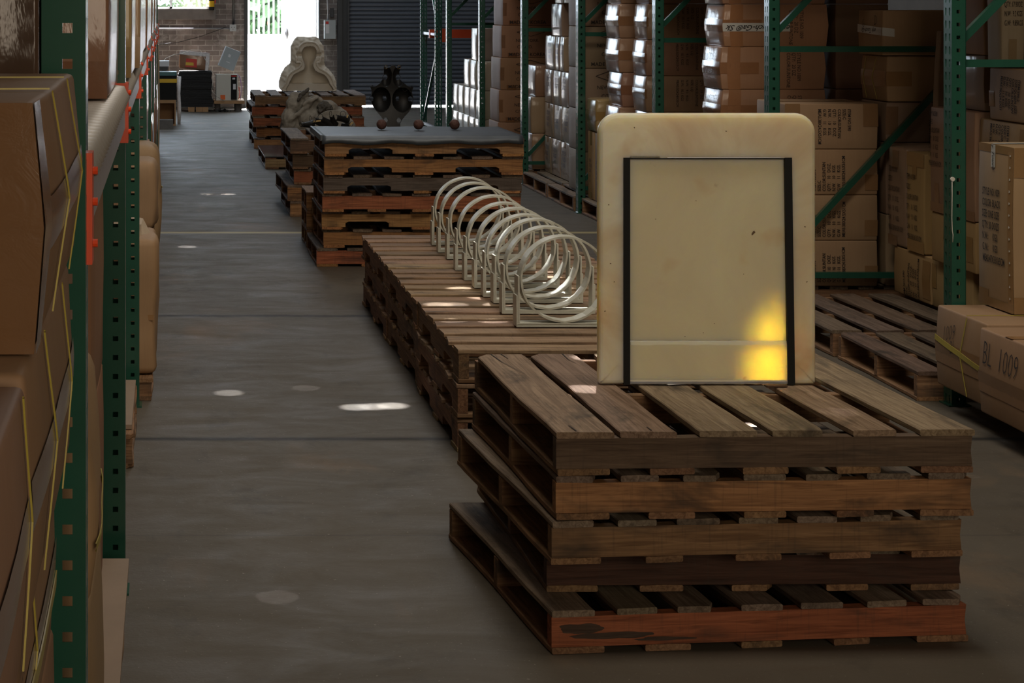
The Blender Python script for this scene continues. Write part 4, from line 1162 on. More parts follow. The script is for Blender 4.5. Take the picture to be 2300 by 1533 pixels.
# --- left rack, nearest bay: wrapped and strapped cartons overhanging beside the camera
pallet(-1.2, 1.84, 0, 0, 1.06, .95, .12, 'pallet under the nearest cartons of the left rack', 'pallets under the left rack', seed=130)
G = 'cartons stacked at the left edge of the picture'
LB = [(-.155, 1.86, 2.66, .122, .30, 'lowest carton of the left foreground stack'), (-.155, 1.86, 2.66, .302, .519, 'second lowest carton of the left foreground stack'),
      (-.155, 1.86, 2.66, .521, .762, 'plain carton at the bottom left corner of the picture'), (-.152, 1.82, 2.60, .764, .998, 'left carton with crossing yellow straps and marker loops'),
      (-.132, 1.835, 2.63, 1.0, 1.247, 'left carton with two thin straps under the big wrapped one'), (-.130, 1.92, 2.72, 1.250, 1.490, 'big film-wrapped carton at the left edge, strapped twice with yellow cord')]
for k, (x1, a, c, z0, z1, lab) in enumerate(LB):
    b = Box(x1 - .62, x1, a, c, z0, z1, lab, G, (.31, .18, .105) if k != 5 else (.30, .165, .095), film=False, bs=(.004, .004, .004, .006, .010, .017)[k], bt=.0, sg=1, seed=400 + k, rnd=.010 if k < 5 else .008)
    if k == 3:
        b.tape('S', 0, 1, .38, .56, .65); b.strap('S', [(0, .44), (.5, .37), (1, .33)], .036); b.strap('S', [(.42, 1.0), (.47, .5), (.42, .0)], .009); b.text('S', .22, .72, .06, '000', 0, M_PEN, shear=.2, sx=.7)
    if k == 4:
        b.tape('S', 0, 1, .40, .60, .66); b.strap('S', [(.30, 1.0), (.36, .5), (.30, .0)], .008); b.strap('S', [(.74, 1.0), (.78, .5), (.74, .0)], .008)
    if k == 5:
        b.tape('S', 0, 1, .38, .60, .72); b.strap('S', [(.30, 1.0), (.37, .5), (.33, .0)], .007); b.strap('S', [(.74, 1.0), (.82, .5), (.76, .0)], .006)
        b.strap('T', [(0, .22), (1, .30)], .004); b.strap('T', [(0, .66), (1, .72)], .004)
        b.tape('F', .86, 1, 0, 1, .62); b.tape('F', 0, .86, .52, .90, .72); b.tape('F', 0, .80, .08, .30, .85); b.tape('S', 0, .08, 0, 1, .68)
b = Box(-.75, -.131, 1.02, 1.815, 1.0, 1.24, 'left carton nearest the camera, only its strapped end in view', G, (.34, .21, .13), bs=.008, sg=1, seed=410)
b.tape('S', 0, 1, .40, .60, .66); b.strap('S', [(.93, 1.0), (.985, .5), (.93, .0)], .006)
b = Box(-.77, -.152, 1.02, 1.80, .764, .998, 'carton under the nearest left one, mostly outside the frame', G, (.34, .21, .13), bs=.006, sg=1, seed=411)
Box(-.77, -.152, 1.02, 1.80, .302, .762, 'deep carton carrying the nearest left ones', G, (.34, .21, .13), bs=.006, sg=1, seed=412)
Box(-.77, -.152, 1.02, 1.80, .0, .30, 'floor carton nearest the camera on the left', G, (.34, .21, .13), bs=.006, sg=1, seed=413)
# first bay seen through the gap between the posts
G = 'cartons between the first two posts of the left rack'
b = Box(-.72, -.124, 3.02, 3.66, .137, .655, 'tan carton with a yellow strap on the dusty plywood', G, CT, bs=.008, sg=1, seed=420, rnd=.014, wob=.006, tent=False); b.strap('S', [(0, .2), (1, .28)], .03); b.tape('S', 0, 1, .16, .34, .8)
b = Box(-.72, -.130, 3.02, 3.34, .657, 1.02, 'bulging wrinkled carton with a yellow strap above the plywood', G, CT, bs=.016, sg=1, seed=421, rnd=.03, wob=.012, tent=False); b.strap('S', [(0, .3), (1, .42)], .02)
b = Box(-.72, -.16, 3.1, 3.5, 1.022, 1.24, 'dull carton just beneath the steel shelf beam', G, CG, sg=1, seed=422)
for k in range(2): Box(-.76, -.172, 4.35, 5.15, .137 + .53 * k, .137 + .53 * (k + 1) - .003, ('lower reddish carton far on the plywood, left rack', 'upper reddish carton far on the plywood, left rack')[k], G, CR, sg=1, seed=423 + k)
# bay beyond the third post
G = 'cartons overhanging the aisle beyond the third left post'
b = Box(-.50, -.055, 8.06, 8.52, .0915, .635, 'tall wrinkled carton with crumpled paper on top, left side of the aisle', G, CT, bs=.008, sg=1, seed=430, rnd=.03, wob=.02, tent=False)
b.tape('F', .0, 1, .40, .44, .95)
mb = MB(); rr = random.Random(5); n = 14
pts = []
for j in range(4):
    for i in range(n):
        a = 2 * PI * i / n
        rad = (.98, .85, .55, .2)[j] + rr.uniform(-.08, .08)
        pts.append(Vector((math.cos(a) * .20 * rad, math.sin(a) * .20 * rad, (0, .05, .075, .10)[j] + rr.uniform(-.012, .012))))
mb.add(pts, [(j * n + i, j * n + (i + 1) % n, (j + 1) * n + (i + 1) % n, (j + 1) * n + i) for j in range(3) for i in range(n)] + [tuple(range(3 * n, 4 * n))])
mb.build('crumpled_paper', M_CARD, b.root, (0.0, 0, .535), color=(.45, .36, .26))
Box(-.5, -.075, 9.55, 9.93, .0, .50, 'carton under the small bulging one beyond the paper-topped carton', G, CT, sg=1, seed=431)
b = Box(-.5, -.066, 9.55, 9.93, .502, .83, 'small bulging carton beyond the paper-topped carton', G, CT, sg=1, seed=432, rnd=.04, wob=.015, bs=.012, tent=False)
Box(-.5, -.10, 9.96, 10.34, .0, .32, 'carton at floor level near the fourth left post', G, CT, sg=1, seed=433)
b = Box(-.5, -.058, 9.96, 10.34, .322, .88, 'rounded bag-like carton with a yellow strap near the fourth left post', G, CT, sg=1, seed=434, rnd=.06, wob=.02, bs=.014, tent=False); b.strap('S', [(0, .62), (1, .58)], .02)
for i, y in enumerate((10.6, 13.1, 15.6, 18.1)):
    for k in range(3):
        Box(-.75, -.125 + .01 * (k % 2), y, y + 1.0 + .3 * (i % 2), .0 + .40 * k, .40 * (k + 1) - .003, '%s carton up in the left rack, in bay %s beyond the paper-topped carton' % (ORD[k], ORD[i + 1]), 'cartons in the far bays of the left rack', (CT, CR, CG)[k], film=(i + k) % 2 == 0, sg=1, seed=440 + i * 3 + k)
b = Box(-.5, -.108, 20.6, 21.0, .0, 1.15, 'tall pinkish carton closing the far end of the left rack', 'cartons in the far bays of the left rack', CW, sg=1, seed=455)
# on the deck
G = 'wrapped cartons on the shelf deck of the left rack'
DK = [(-.80, -.208, 3.15, 3.85, 1.90, CD, 'dark carton on the left shelf behind the first post'), (-.80, -.137, 4.43, 5.30, 1.92, CR, 'reddish wrapped carton on the ribbed shelf deck, nearest in view'),
      (-.70, -.110, 5.66, 6.42, 1.85, CY, 'yellowish carton on the shelf just past the second post'), (-.70, -.098, 6.50, 7.3, 1.85, CT, 'tan wrapped carton on the shelf before the third post'),
      (-.70, -.112, 8.2, 9.2, 1.85, CR, 'wrapped carton on the shelf just past the third post'), (-.70, -.106, 9.3, 10.2, 1.85, CR, 'glaring wrapped carton on the shelf before the fourth post'),
      (-.70, -.112, 10.7, 12.0, 1.85, CR, 'carton on the shelf in the bay past the fourth post'), (-.70, -.116, 13.3, 14.6, 1.85, CR, 'carton on the shelf in the bay past the fifth post'),
      (-.70, -.116, 15.7, 17.2, 1.85, CR, 'carton on the shelf in the bay past the sixth post')]
for k, (x0, x1, a, c, z1, col, lab) in enumerate(DK):
    b = Box(x0, x1, a, c, 1.3735, z1, lab, G, col, film=True, bs=.004, sg=1, seed=460 + k, tent=False)
    if k in (1, 2, 3): b.tape('F', 0, 1, 0, .12 + .03 * k, .75)

# ---------------------------------------------------------------- upright onyx slab on the nearest stack
ZT = 5 * H1 + .0005
SLX, SLY = 1.4665, 5.475
slab = empty('onyx_slab', (SLX, SLY, ZT), 0, 'upright translucent cream stone slab with rounded corners and black bars, on the nearest stack', 'stone slab')
HW, HH, TH = .2965, .739, .040
def rounded_profile(xs0, xs1, z0, z1, r, n=10, rb=.008):
    P = []
    for cx, cz, a0, rad in ((xs1 - rb, z0 + rb, -90, rb), (xs1 - r, z1 - r, 0, r), (xs0 + r, z1 - r, 90, r), (xs0 + rb, z0 + rb, 180, rb)):
        for k in range(n + 1):
            a = math.radians(a0 + 90 * k / n)
            P.append((cx + rad * math.cos(a), cz + rad * math.sin(a)))
    return P
# surround: ring between outer rounded outline and the inner opening, with a bullnose edge
def offset_prof(P, d, cx=0, cz=.37):
    out = []
    n = len(P)
    for i in range(n):
        a = Vector(P[i - 1]); b_ = Vector(P[(i + 1) % n]); t = (b_ - a).normalized()
        out.append((P[i][0] - t.y * d, P[i][1] + t.x * d))
    return out
P0 = rounded_profile(-HW, HW, 0, HH, .055)
mb = MB()
loops = []
for d_, y in ((.014, 0), (.006, .0025), (.0015, .009), (0, .018), (.0015, TH - .009), (.006, TH - .0025), (.014, TH)):
    Q = offset_prof(P0, d_)
    loops.append([Vector((x, y, max(z, 0))) for x, z in Q])
# inner opening (open at the bottom is closed by the ledge)
IX0, IX1, IZ = -.2297, .2280, .6165
def inner_for(P):
    out = []
    for x, z in P:
        cx, cz = 0, .30
        dx, dz = x - cx, z - cz
        t = 1e9
        if dx > 0: t = min(t, (IX1 - cx) / dx)
        if dx < 0: t = min(t, (IX0 - cx) / dx)
        if dz > 0: t = min(t, (IZ - cz) / dz)
        if dz < 0: t = min(t, (.002 - cz) / dz)
        out.append((cx + dx * min(t, 1), cz + dz * min(t, 1)))
    return out
# insert corner-aimed points so the opening stays square
dense = []
for i in range(len(P0)):
    a, b_ = P0[i], P0[(i + 1) % len(P0)]
    dense.append(a)
    m = max(1, int(math.hypot(b_[0] - a[0], b_[1] - a[1]) / .012))
    for k in range(1, m): dense.append((a[0] + (b_[0] - a[0]) * k / m, a[1] + (b_[1] - a[1]) * k / m))
P0 = dense
loops = []
IN = inner_for(P0)
loops.append([Vector((x, TH, z)) for x, z in IN])
loops.append([Vector((x, 0, z)) for x, z in IN])
for d_, y in ((.012, 0), (.005, .0025), (.0012, .009), (0, .018), (.0012, TH - .009), (.005, TH - .0025), (.012, TH)):
    Q = offset_prof(P0, d_)
    loops.append([Vector((x, y, max(z, .0))) for x, z in Q])
n = len(P0)
V = [p for l_ in loops for p in l_]
Fc = [(a * n + i, a * n + (i + 1) % n, ((a + 1) % len(loops)) * n + (i + 1) % n, ((a + 1) % len(loops)) * n + i) for a in range(len(loops)) for i in range(n)]
mbs = MB().add(V, Fc)
o = mbs.build('stone_surround', M_ONYX, slab, smooth=True)
for p_ in o.data.polygons:
    if len({round(o.data.vertices[i].co.y, 4) for i in p_.vertices}) == 1: p_.use_smooth = False
o.modifiers.new('ws', 'EDGE_SPLIT').split_angle = math.radians(20)
MB().box(-.2125, .2225, .008, .034, .112, .6135).build('inner_panel', M_ONYX2, slab)
mb = MB()
prof = [(.030, .0), (.030, .118), (.012, .120), (.005, .117), (.0015, .108), (.0015, .006), (.004, .001)]
xs = [-.2125 + .4350 * k / 24 for k in range(25)]
rr = random.Random(8)
for x in xs: mb.v += [Vector((x, y, z + (rr.uniform(-.0012, .0012) if y < .03 else 0) if z > .003 else max(0, rr.uniform(-.002, .004)) + .0)) for y, z in prof]
m_ = len(prof)
mb.f += [(i * m_ + k, i * m_ + (k + 1) % m_, (i + 1) * m_ + (k + 1) % m_, (i + 1) * m_ + k) for i in range(24) for k in range(m_)] + [tuple(range(m_)), tuple(range(24 * m_ + m_ - 1, 24 * m_ - 1, -1))]
mb.build('bottom_ledge', M_ONYX2, slab, smooth=False)
MB().box(-.2297, -.2118, -.003, .041, -.0, .618).build('steel_bar', M_BARS, slab)
mb = MB()
mb.add([(.2095, -.003, .618), (.2290, -.003, .618), (.2375, -.003, 0), (.2180, -.003, 0), (.2095, .040, .618), (.2290, .040, .618), (.2375, .040, 0), (.2180, .040, 0)], [(0, 1, 2, 3), (7, 6, 5, 4), (0, 4, 5, 1), (1, 5, 6, 2), (2, 6, 7, 3), (3, 7, 4, 0)])
mb.build('steel_bar', M_BARS, slab)
MB().box(-.2115, .2095, .0005, .006, .6135, .6165).build('dark_joint', M_BARS, slab)
mb = MB().box(-.212, -.13, .0, .0015, .6165, .622).box(-.11, .20, -.0005, .0012, .6172, .6195)
mb.build('foil_lip', M_GALV, slab)
# chips and stains on the stone
mb = MB()
def blob(cx, cz, w, h, ang, y, seed):
    r2 = random.Random(seed); n_ = 12
    pts = []
    for k in range(n_):
        t = 2 * PI * k / n_; q = 1 + r2.uniform(-.25, .25)
        x, z = math.cos(t) * w * q, math.sin(t) * h * q
        pts.append((cx + x * math.cos(ang) - z * math.sin(ang), y, cz + x * math.sin(ang) + z * math.cos(ang)))
    mb.add(pts, [tuple(range(n_))])
blob(.1265, .412, .007, .0035, .9, .0074, 1)
for i, (x, z) in enumerate(((-.03, .50), (.02, .165), (-.06, .13), (.10, .30), (-.14, .45), (-.01, .14))): blob(x, z, .0013, .0011, 0, .0074, 10 + i)
mb.build('brown_inclusion', simple('brown_inclusion', (.12, .065, .02), .5), slab)
mb = MB()
for i, (x, z) in enumerate(((-.265, .33), (-.255, .28), (-.27, .49), (.265, .43), (.27, .28), (-.20, .70), (.05, .69), (-.28, .20))): blob(x, z, .0022, .0014, i, -.0006, 30 + i)
mb.build('dark_speck', simple('dark_speck', (.14, .08, .03), .5), slab)
# little shards and shims under the slab
o = MB().box(-.03, .03, -.012, .012, 0, .004, ch=.003).build('wood_shim', M_WOOD, None, (1.645, 5.452, ZT), (0, 0, .1), color=DARK); tag(o, 'dark splintered shim lying at the foot of the slab under the glow', 'wood shim')
o = MB().box(-.05, .05, -.018, .018, 0, .0012).build('pale_strip', M_WPAPER, None, (1.40, 5.50, ZT - .001 + .001), (0, 0, .3)); tag(o, 'small pale strip poking out under the foot of the slab', 'strip')

# ---------------------------------------------------------------- ring sculptures
def ring_sculpture(i, Y, X):
    rr = random.Random(900 + i)
    lab = 'off-white ring held in a low frame, %s' % ('nearest the slab' if i == 0 else ('farthest from the slab' if i == 9 else '%s in the row counting from the slab' % ORD[i]))
    r = empty('ring_sculpture', (X + .168, Y, 3 * H2 + .0008), rr.uniform(-.02, .02), lab, 'sculpture', 'white rings in a row on the low deck')
    W, T, R = .072, .0078, .1625
    mb = MB(); n = 72
    for k in range(n):
        a = 2 * PI * k / n
        seg = (.0011 if (k % 3 == 0 and math.sin(a) < .1) else 0) + .0006 * math.sin(a * 11 + i) + rr.uniform(-.0005, .0005)
        ro = R + .0; ri = R - T + seg
        ex = 1.035; cz = .0150 + R
        for rad, y in ((ro, -W / 2 + rr.uniform(-.001, .001)), (ro, W / 2), (ri, W / 2), (ri, -W / 2 + rr.uniform(-.001, .001))):
            mb.v.append(Vector((math.cos(a) * rad * ex, y, cz + math.sin(a) * rad)))
    mb.f += [(k * 4 + q, ((k + 1) % n) * 4 + q, ((k + 1) % n) * 4 + (q + 1) % 4, k * 4 + (q + 1) % 4) for k in range(n) for q in range(4)]
    mb.build('ring_band', M_WHITE, r)
    mb = MB()
    for q in range(3): mb.box(-.179 + rr.uniform(-.002, .002), .179 + rr.uniform(-.002, .002), -W / 2 - .002 + rr.uniform(-.001, .001), W / 2 + .002, q * .0048, q * .0048 + .0044)
    mb.build('base_rail', M_WHITE, r)
    for sx in (-1, 1):
        hgt = .187 + rr.uniform(-.006, .006)
        mb = MB().bar((sx * .1735, 0, .0145), (sx * .1745, 0, hgt), .0065, W + .002, (0, 1, 0)).bar((sx * .180, 0, .0), (sx * .1805, 0, hgt * .62), .0055, W, (0, 1, 0))
        mb.build('side_post', M_WHITE, r)
for i, (Y, X) in enumerate(((7.60, 1.320), (7.92, 1.320), (8.20, 1.330), (8.37, 1.317), (8.63, 1.318), (8.865, 1.310), (9.19, 1.318), (9.60, 1.335), (9.85, 1.327), (10.14, 1.335))):
    ring_sculpture(i, Y, X)

# ---------------------------------------------------------------- metal sheet and three clay balls
Z3 = 7 * H3
sh = empty('metal_sheet', (1.50, 12.38, Z3 + .001), 0, 'dull grey metal sheet folded down over the top of the tall stack', 'metal sheet')
mb = MB(); nx = 40
rr = random.Random(4)
ysec = [(-.478, -.036), (-.476, -.012), (-.465, .010), (-.44, .014), (-.2, .013), (.1, .013), (.38, .013), (.43, .012)]
for i in range(nx + 1):
    x = -.598 + 1.196 * i / nx
    sag = -.004 * math.sin(i / nx * PI) 
    fl = .006 * math.sin(i * .55) + rr.uniform(-.002, .002)
    for k, (y, z) in enumerate(ysec):
        zz = z + (fl if k < 2 else 0) + (.004 * math.sin(i * .3 + k) * (k > 3)) * .5
        if i < 2 and k > 1: zz -= .0
        mb.v.append(Vector((x, y + rr.uniform(-.0015, .0015), zz)))
m_ = len(ysec)
mb.f += [(i * m_ + k, (i + 1) * m_ + k, (i + 1) * m_ + k + 1, i * m_ + k + 1) for i in range(nx) for k in range(m_ - 1)]
o = mb.build('sheet_top', M_LEAD, sh, smooth=True); sm = o.modifiers.new('t', 'SOLIDIFY'); sm.thickness = .008; sm.offset = -1
MB().bar((-.600, -.475, .0), (-.600, .42, .0), .012, .034).build('folded_end', M_LEAD, sh)
bm = bmesh.new(); bmesh.ops.create_icosphere(bm, subdivisions=4, radius=.0315)
for v_ in bm.verts:
    q = noise.noise(v_.co * 90) * .0012 + min(0, abs(noise.noise(v_.co * 38 + Vector((3, 3, 3)))) - .10) * .02
    v_.co += v_.co.normalized() * q
bme = bpy.data.meshes.new('ball'); bm.to_mesh(bme); bm.free()
for p in bme.polygons: p.use_smooth = True
bme.materials.append(M_RUST)
for i, px in enumerate((857, 940, 1021)):
    o = link_mesh('clay_ball', bme, None, None, (ax(px, 12.45), 12.45, Z3 + .0165 + .032), (i, i * 2, i * .7))
    tag(o, '%s of the three rough red-brown balls on the metal sheet' % ('leftmost', 'middle', 'rightmost')[i], 'ball', 'clay balls on the metal sheet')

# ---------------------------------------------------------------- reliefs built on a fine grid
def in_poly(P, X, Z):
    inside = np.zeros(X.shape, bool); n = len(P)
    for i in range(n):
        x1, z1 = P[i]; x2, z2 = P[(i + 1) % n]
        c = ((z1 > Z) != (z2 > Z))
        with np.errstate(divide='ignore', invalid='ignore'):
            c &= X < (x2 - x1) * (Z - z1) / (z2 - z1 + 1e-12) + x1
        inside ^= c
    return inside
def dist_poly(P, X, Z, closed=True):
    D = np.full(X.shape, 1e9); n = len(P)
    for i in range(n if closed else n - 1):
        x1, z1 = P[i]; x2, z2 = P[(i + 1) % n]
        dx, dz = x2 - x1, z2 - z1
        t = np.clip(((X - x1) * dx + (Z - z1) * dz) / (dx * dx + dz * dz + 1e-12), 0, 1)
        D = np.minimum(D, np.hypot(X - x1 - t * dx, Z - z1 - t * dz))
    return D
def smooth_poly(P, k=6):
    out = []; n = len(P)
    for i in range(n):
        p0, p1, p2, p3 = [np.array(P[(i + j - 1) % n], float) for j in range(4)]
        for s_ in range(k):
            t = s_ / k
            out.append(tuple(.5 * ((2 * p1) + (-p0 + p2) * t + (2 * p0 - 5 * p1 + 4 * p2 - p3) * t * t + (-p0 + 3 * p1 - 3 * p2 + p3) * t ** 3)))
    return out
def relief(name, x0, x1, z0, z1, res, mask, front, back, mat, parent):
    nx, nz = int((x1 - x0) / res) + 1, int((z1 - z0) / res) + 1
    X, Z = np.meshgrid(np.linspace(x0, x1, nx), np.linspace(z0, z1, nz))
    M = mask(X, Z); YF = front(X, Z); YBk = back(X, Z, YF)
    cell = M[:-1, :-1] & M[1:, :-1] & M[:-1, 1:] & M[1:, 1:]
    used = np.zeros(X.shape, bool)
    used[:-1, :-1] |= cell; used[1:, :-1] |= cell; used[:-1, 1:] |= cell; used[1:, 1:] |= cell
    idx = -np.ones(X.shape, int); idx[used] = np.arange(used.sum()); nv = int(used.sum())
    V = [tuple(v) for v in np.stack([X[used], YF[used], Z[used]], 1)] + [tuple(v) for v in np.stack([X[used], YBk[used], Z[used]], 1)]
    Fc = []
    for j, i in zip(*np.nonzero(cell)):
        a, b_, c, d = idx[j, i], idx[j, i + 1], idx[j + 1, i + 1], idx[j + 1, i]
        Fc.append((a, b_, c, d)); Fc.append((d + nv, c + nv, b_ + nv, a + nv))
        if i == 0 or not cell[j, i - 1]: Fc.append((d, d + nv, a + nv, a))
        if i == cell.shape[1] - 1 or not cell[j, i + 1]: Fc.append((b_, b_ + nv, c + nv, c))
        if j == 0 or not cell[j - 1, i]: Fc.append((a, a + nv, b_ + nv, b_))
        if j == cell.shape[0] - 1 or not cell[j + 1, i]: Fc.append((c, c + nv, d + nv, d))
    me = mesh_from(name, V, Fc, True)
    o = link_mesh(name, me, mat, parent)
    o.modifiers.new('es', 'EDGE_SPLIT').split_angle = math.radians(42)
    return o
def npnoise(X, Z, s, seed=0):
    out = np.zeros(X.shape)
    it = np.nditer(X, flags=['multi_index'])
    f = np.array([noise.noise(Vector((x * s + seed, z * s, seed * 1.7))) for x, z in zip(X.ravel(), Z.ravel())])
    return f.reshape(X.shape)

# plaster mould with the hollow of a bust
Y5 = 22.55
def zb(P, ox=600, oy=70, sc=6.667, cx=691, by=205.5, s_=FPX / Y5): return [((ox + x / sc - cx) / s_, (by - (oy + y / sc)) / s_) for x, y in P]
OUT = zb([(225, 903), (180, 850), (185, 740), (215, 640), (275, 540), (350, 480), (365, 420), (360, 230), (395, 160), (430, 110), (465, 78), (600, 88), (740, 85), (785, 105), (800, 150), (850, 220), (862, 330), (860, 470), (880, 530), (930, 570), (1010, 670), (1040, 770), (1042, 903)])
RIM = smooth_poly(zb([(250, 903), (262, 780), (290, 690), (350, 610), (470, 535), (490, 480), (420, 470), (440, 330), (470, 230), (540, 165), (640, 150), (730, 170), (790, 240), (815, 340), (800, 465), (760, 480), (790, 545), (900, 610), (975, 690), (1010, 790), (1010, 903)]), 3)
CAV = smooth_poly(zb([(325, 912), (330, 790), (350, 740), (400, 655), (480, 610), (550, 575), (565, 520), (545, 450), (522, 370), (528, 290), (570, 240), (640, 226), (700, 240), (735, 290), (735, 370), (712, 440), (690, 500), (700, 560), (740, 605), (850, 655), (905, 720), (935, 790), (955, 912)]), 3)
def b_mask(X, Z): return in_poly(OUT, X, Z) & (Z >= -.0001)
def b_front(X, Z):
    n1 = npnoise(X, Z, 28, 2); n2 = npnoise(X, Z, 9, 5)
    rough = .012 * n1 + .018 * n2
    ins_r = in_poly(RIM, X, Z); ins_c = in_poly(CAV, X, Z)
    dr = dist_poly(RIM, X, Z); dc = dist_poly(CAV, X, Z)
    dbot = np.clip(Z, 0, 1)
    # rough outside of the rim falls back; face carries a groove half way
    Yv = np.where(ins_r, 0.0, .02 + np.minimum(dr * .55, .10) + rough)
    groove = np.where(ins_r & ~ins_c, .010 * np.exp(-((dr - .022) / .0022) ** 2) + .004 * (dr > .022), 0)
    Yv = Yv + groove
    # dips where the ears lie
    for cx_, cz_ in zb([(470, 350), (775, 350)]): Yv += np.where(ins_r & ~ins_c, .018 * np.exp(-(((Z - cz_) / .018) ** 2)), 0)
    depth = .125 * np.sqrt(np.clip(1 - (1 - np.clip(dc / .062, 0, 1)) ** 2, 0, 1)) + .012
    zl = zb([(0, 782)])[0][1]
    step = np.where(Z < zl, np.minimum(depth, .055), depth)
    Yv = np.where(ins_c, step, Yv)
    return Yv
bust = empty('plaster_mould', (ax(691, Y5), Y5 - .02, 5 * H5 + .001), 0, 'cream plaster mould with a hollow head-and-shoulders shape on the far stack', 'sculpture')
relief('mould_block', -.345, .345, 0, .63, .0058, b_mask, b_front, lambda X, Z, F_: np.maximum(F_ + .03, .17 + .03 * np.cos(X * 3)), M_PLASTER, bust)

# grey clay animal: lumps fused into one body
def fused(name, blobs, mat, parent, voxel=.009, disp=.012, nsize=.05):
    bm = bmesh.new()
    for (x, y, z, rx, ry, rz_, ang) in blobs:
        Mx = Matrix.Translation((x, y, z)) @ Matrix.Rotation(-math.radians(ang), 4, 'Y') @ Matrix.Diagonal((rx, ry, rz_, 1))
        bmesh.ops.create_icosphere(bm, subdivisions=3, radius=1, matrix=Mx)
    me = bpy.data.meshes.new(name); bm.to_mesh(me); bm.free()
    o = link_mesh(name, me, mat, parent)
    r_ = o.modifiers.new('remesh', 'REMESH'); r_.mode = 'VOXEL'; r_.voxel_size = voxel; r_.use_smooth_shade = True
    sm_ = o.modifiers.new('smooth', 'SMOOTH'); sm_.iterations = 4; sm_.factor = .6
    tx = bpy.data.textures.new(name, 'CLOUDS'); tx.noise_scale = nsize
    d_ = o.modifiers.new('disp', 'DISPLACE'); d_.texture = tx; d_.strength = disp; d_.mid_level = .5
    return o
YC = 17.05; SC_ = FPX / YC
ZA = .391
def cz(zx, zy): return (600 + zx / 6.667 - 710) / SC_, az(70 + zy / 6.667, YC) - ZA
an = empty('clay_animal', (ax(710, YC), YC, ZA), 0, 'grey clay sculpture of a curled shaggy animal lying in front of the plaster mould', 'sculpture')
BL = []
def bb(zx, zy, rx, rz_, ang=0, y=0, ry=None):
    x, z = cz(zx, zy); k = 1 / 6.667 / SC_
    BL.append((x, y, z, rx * k, (ry or max(rx, rz_)) * k * .8, rz_ * k, ang))
bb(560, 1420, 360, 190, 0, .06, 300); bb(340, 1350, 130, 200, 10, -.02); bb(400, 1100, 125, 120, 0, -.02); bb(420, 985, 100, 80, 25, .0); bb(540, 950, 110, 60, 35, .0); bb(640, 1080, 150, 90, 28, -.02)
bb(640, 1290, 190, 130, 15, -.06); bb(800, 1150, 170, 130, -20, .0); bb(900, 1320, 260, 160, -15, .05); bb(950, 1110, 120, 70, -25, .03); bb(1090, 1260, 170, 110, -28, .06); bb(1190, 1400, 150, 120, -30, .05)
bb(490, 1200, 260, 42, 38, -.10, 60); bb(620, 1040, 150, 34, 25, -.11, 60); bb(760, 1010, 120, 45, -30, -.06, 60); bb(300, 1480, 100, 120, 0, -.03)
fused('animal_body', BL, M_CLAY, an, .010, .022, .04)
BL = []
bb(560, 905, 70, 26, 40, -.05, 40); bb(600, 880, 50, 20, 62, -.05, 30); bb(520, 930, 80, 30, 30, -.06, 40); bb(470, 1000, 60, 26, 50, -.09, 30)
fused('shaggy_mane', BL, M_CLAYD, an, .006, .02, .015)
BL = []
bb(800, 1120, 75, 60, -20, -.12, 50); bb(900, 1130, 75, 55, -30, -.10, 50); bb(850, 1070, 60, 40, -10, -.09, 40); bb(780, 1180, 40, 40, 0, -.13, 40);
fused('rough_fur', BL, M_CLAYD, an, .006, .025, .014)

# plaster disc edge leaning behind the small metal pieces
n = 40
pts = [(math.cos(2 * PI * k / n) * .155, math.sin(2 * PI * k / n) * .155) for k in range(n)]
dsk = MB().prism(pts, 0, .03, M=Matrix.Rotation(PI / 2, 4, 'X')).build('plaster_disc', M_CLAY, None, (ax(752, 16.25), 16.50, .391 + .156), smooth=False)
tag(dsk, 'pale round disc standing between the clay animal and the dark ring-ended pieces', 'disc')
# ring-ended dark metal sculpture lying on the dark stack
YR = 15.5; SR = FPX / YR; ZR = 5 * H4 + .001
rs = empty('ring_ended_metal_sculpture', (ax(740, YR), YR, ZR), 0, 'low dark curved metal sculpture with open rings, lying on the dark stack', 'sculpture')
def rz7(zx, zy): return (600 + zx / 6.667 - 740) / SR, max(.004, az(70 + zy / 6.667, YR) - ZR)
def ring_at(parent, x, y, z, R, r, rot, mat=M_BLACK):
    n = 22
    E = Euler(rot).to_matrix()
    pts = [E @ Vector((math.cos(2 * PI * k / n) * R, 0, math.sin(2 * PI * k / n) * R)) + Vector((x, y, z)) for k in range(n)]
    return MB().tube(pts, r, 6, True).build('rim_ring', mat, parent, smooth=True)
def shell_cup(parent, a, b_, ra, rb, name='curved_plate', mat=M_BLACK, open_=.5):
    """a tapering open half tube from a to b"""
    a, b_ = Vector(a), Vector(b_); d = (b_ - a).normalized(); u = d.cross(Vector((0, 1, 0))).normalized(); w = d.cross(u)
    mb = MB(); n, m = 12, 12
    for i in range(n + 1):
        t = i / n; c = a.lerp(b_, t); R = ra + (rb - ra) * t + .35 * (ra + rb) * (t * (t - 1))
        for k in range(m + 1):
            an_ = -PI * open_ + 2 * PI * open_ * k / m
            mb.v.append(c + (u * math.sin(an_) + w * math.cos(an_)) * R)
    mb.f += [(i * (m + 1) + k, i * (m + 1) + k + 1, (i + 1) * (m + 1) + k + 1, (i + 1) * (m + 1) + k) for i in range(n) for k in range(m)]
    o = mb.build(name, mat, parent, smooth=True)
    s_ = o.modifiers.new('t', 'SOLIDIFY'); s_.thickness = .004
    return o
for (p, q, ra, rb) in (((500, 1400), (680, 1400), .022, .05), ((690, 1330), (860, 1390), .035, .06), ((800, 1300), (960, 1400), .03, .055), ((960, 1260), (1010, 1400), .025, .05), ((1020, 1290), (1210, 1330), .035, .045), ((1250, 1400), (1150, 1430), .03, .04)):
    a_, b_ = rz7(*p), rz7(*q)
    shell_cup(rs, (a_[0], -.02, a_[1]), (b_[0], .04, b_[1]), ra * .7, rb * .7)
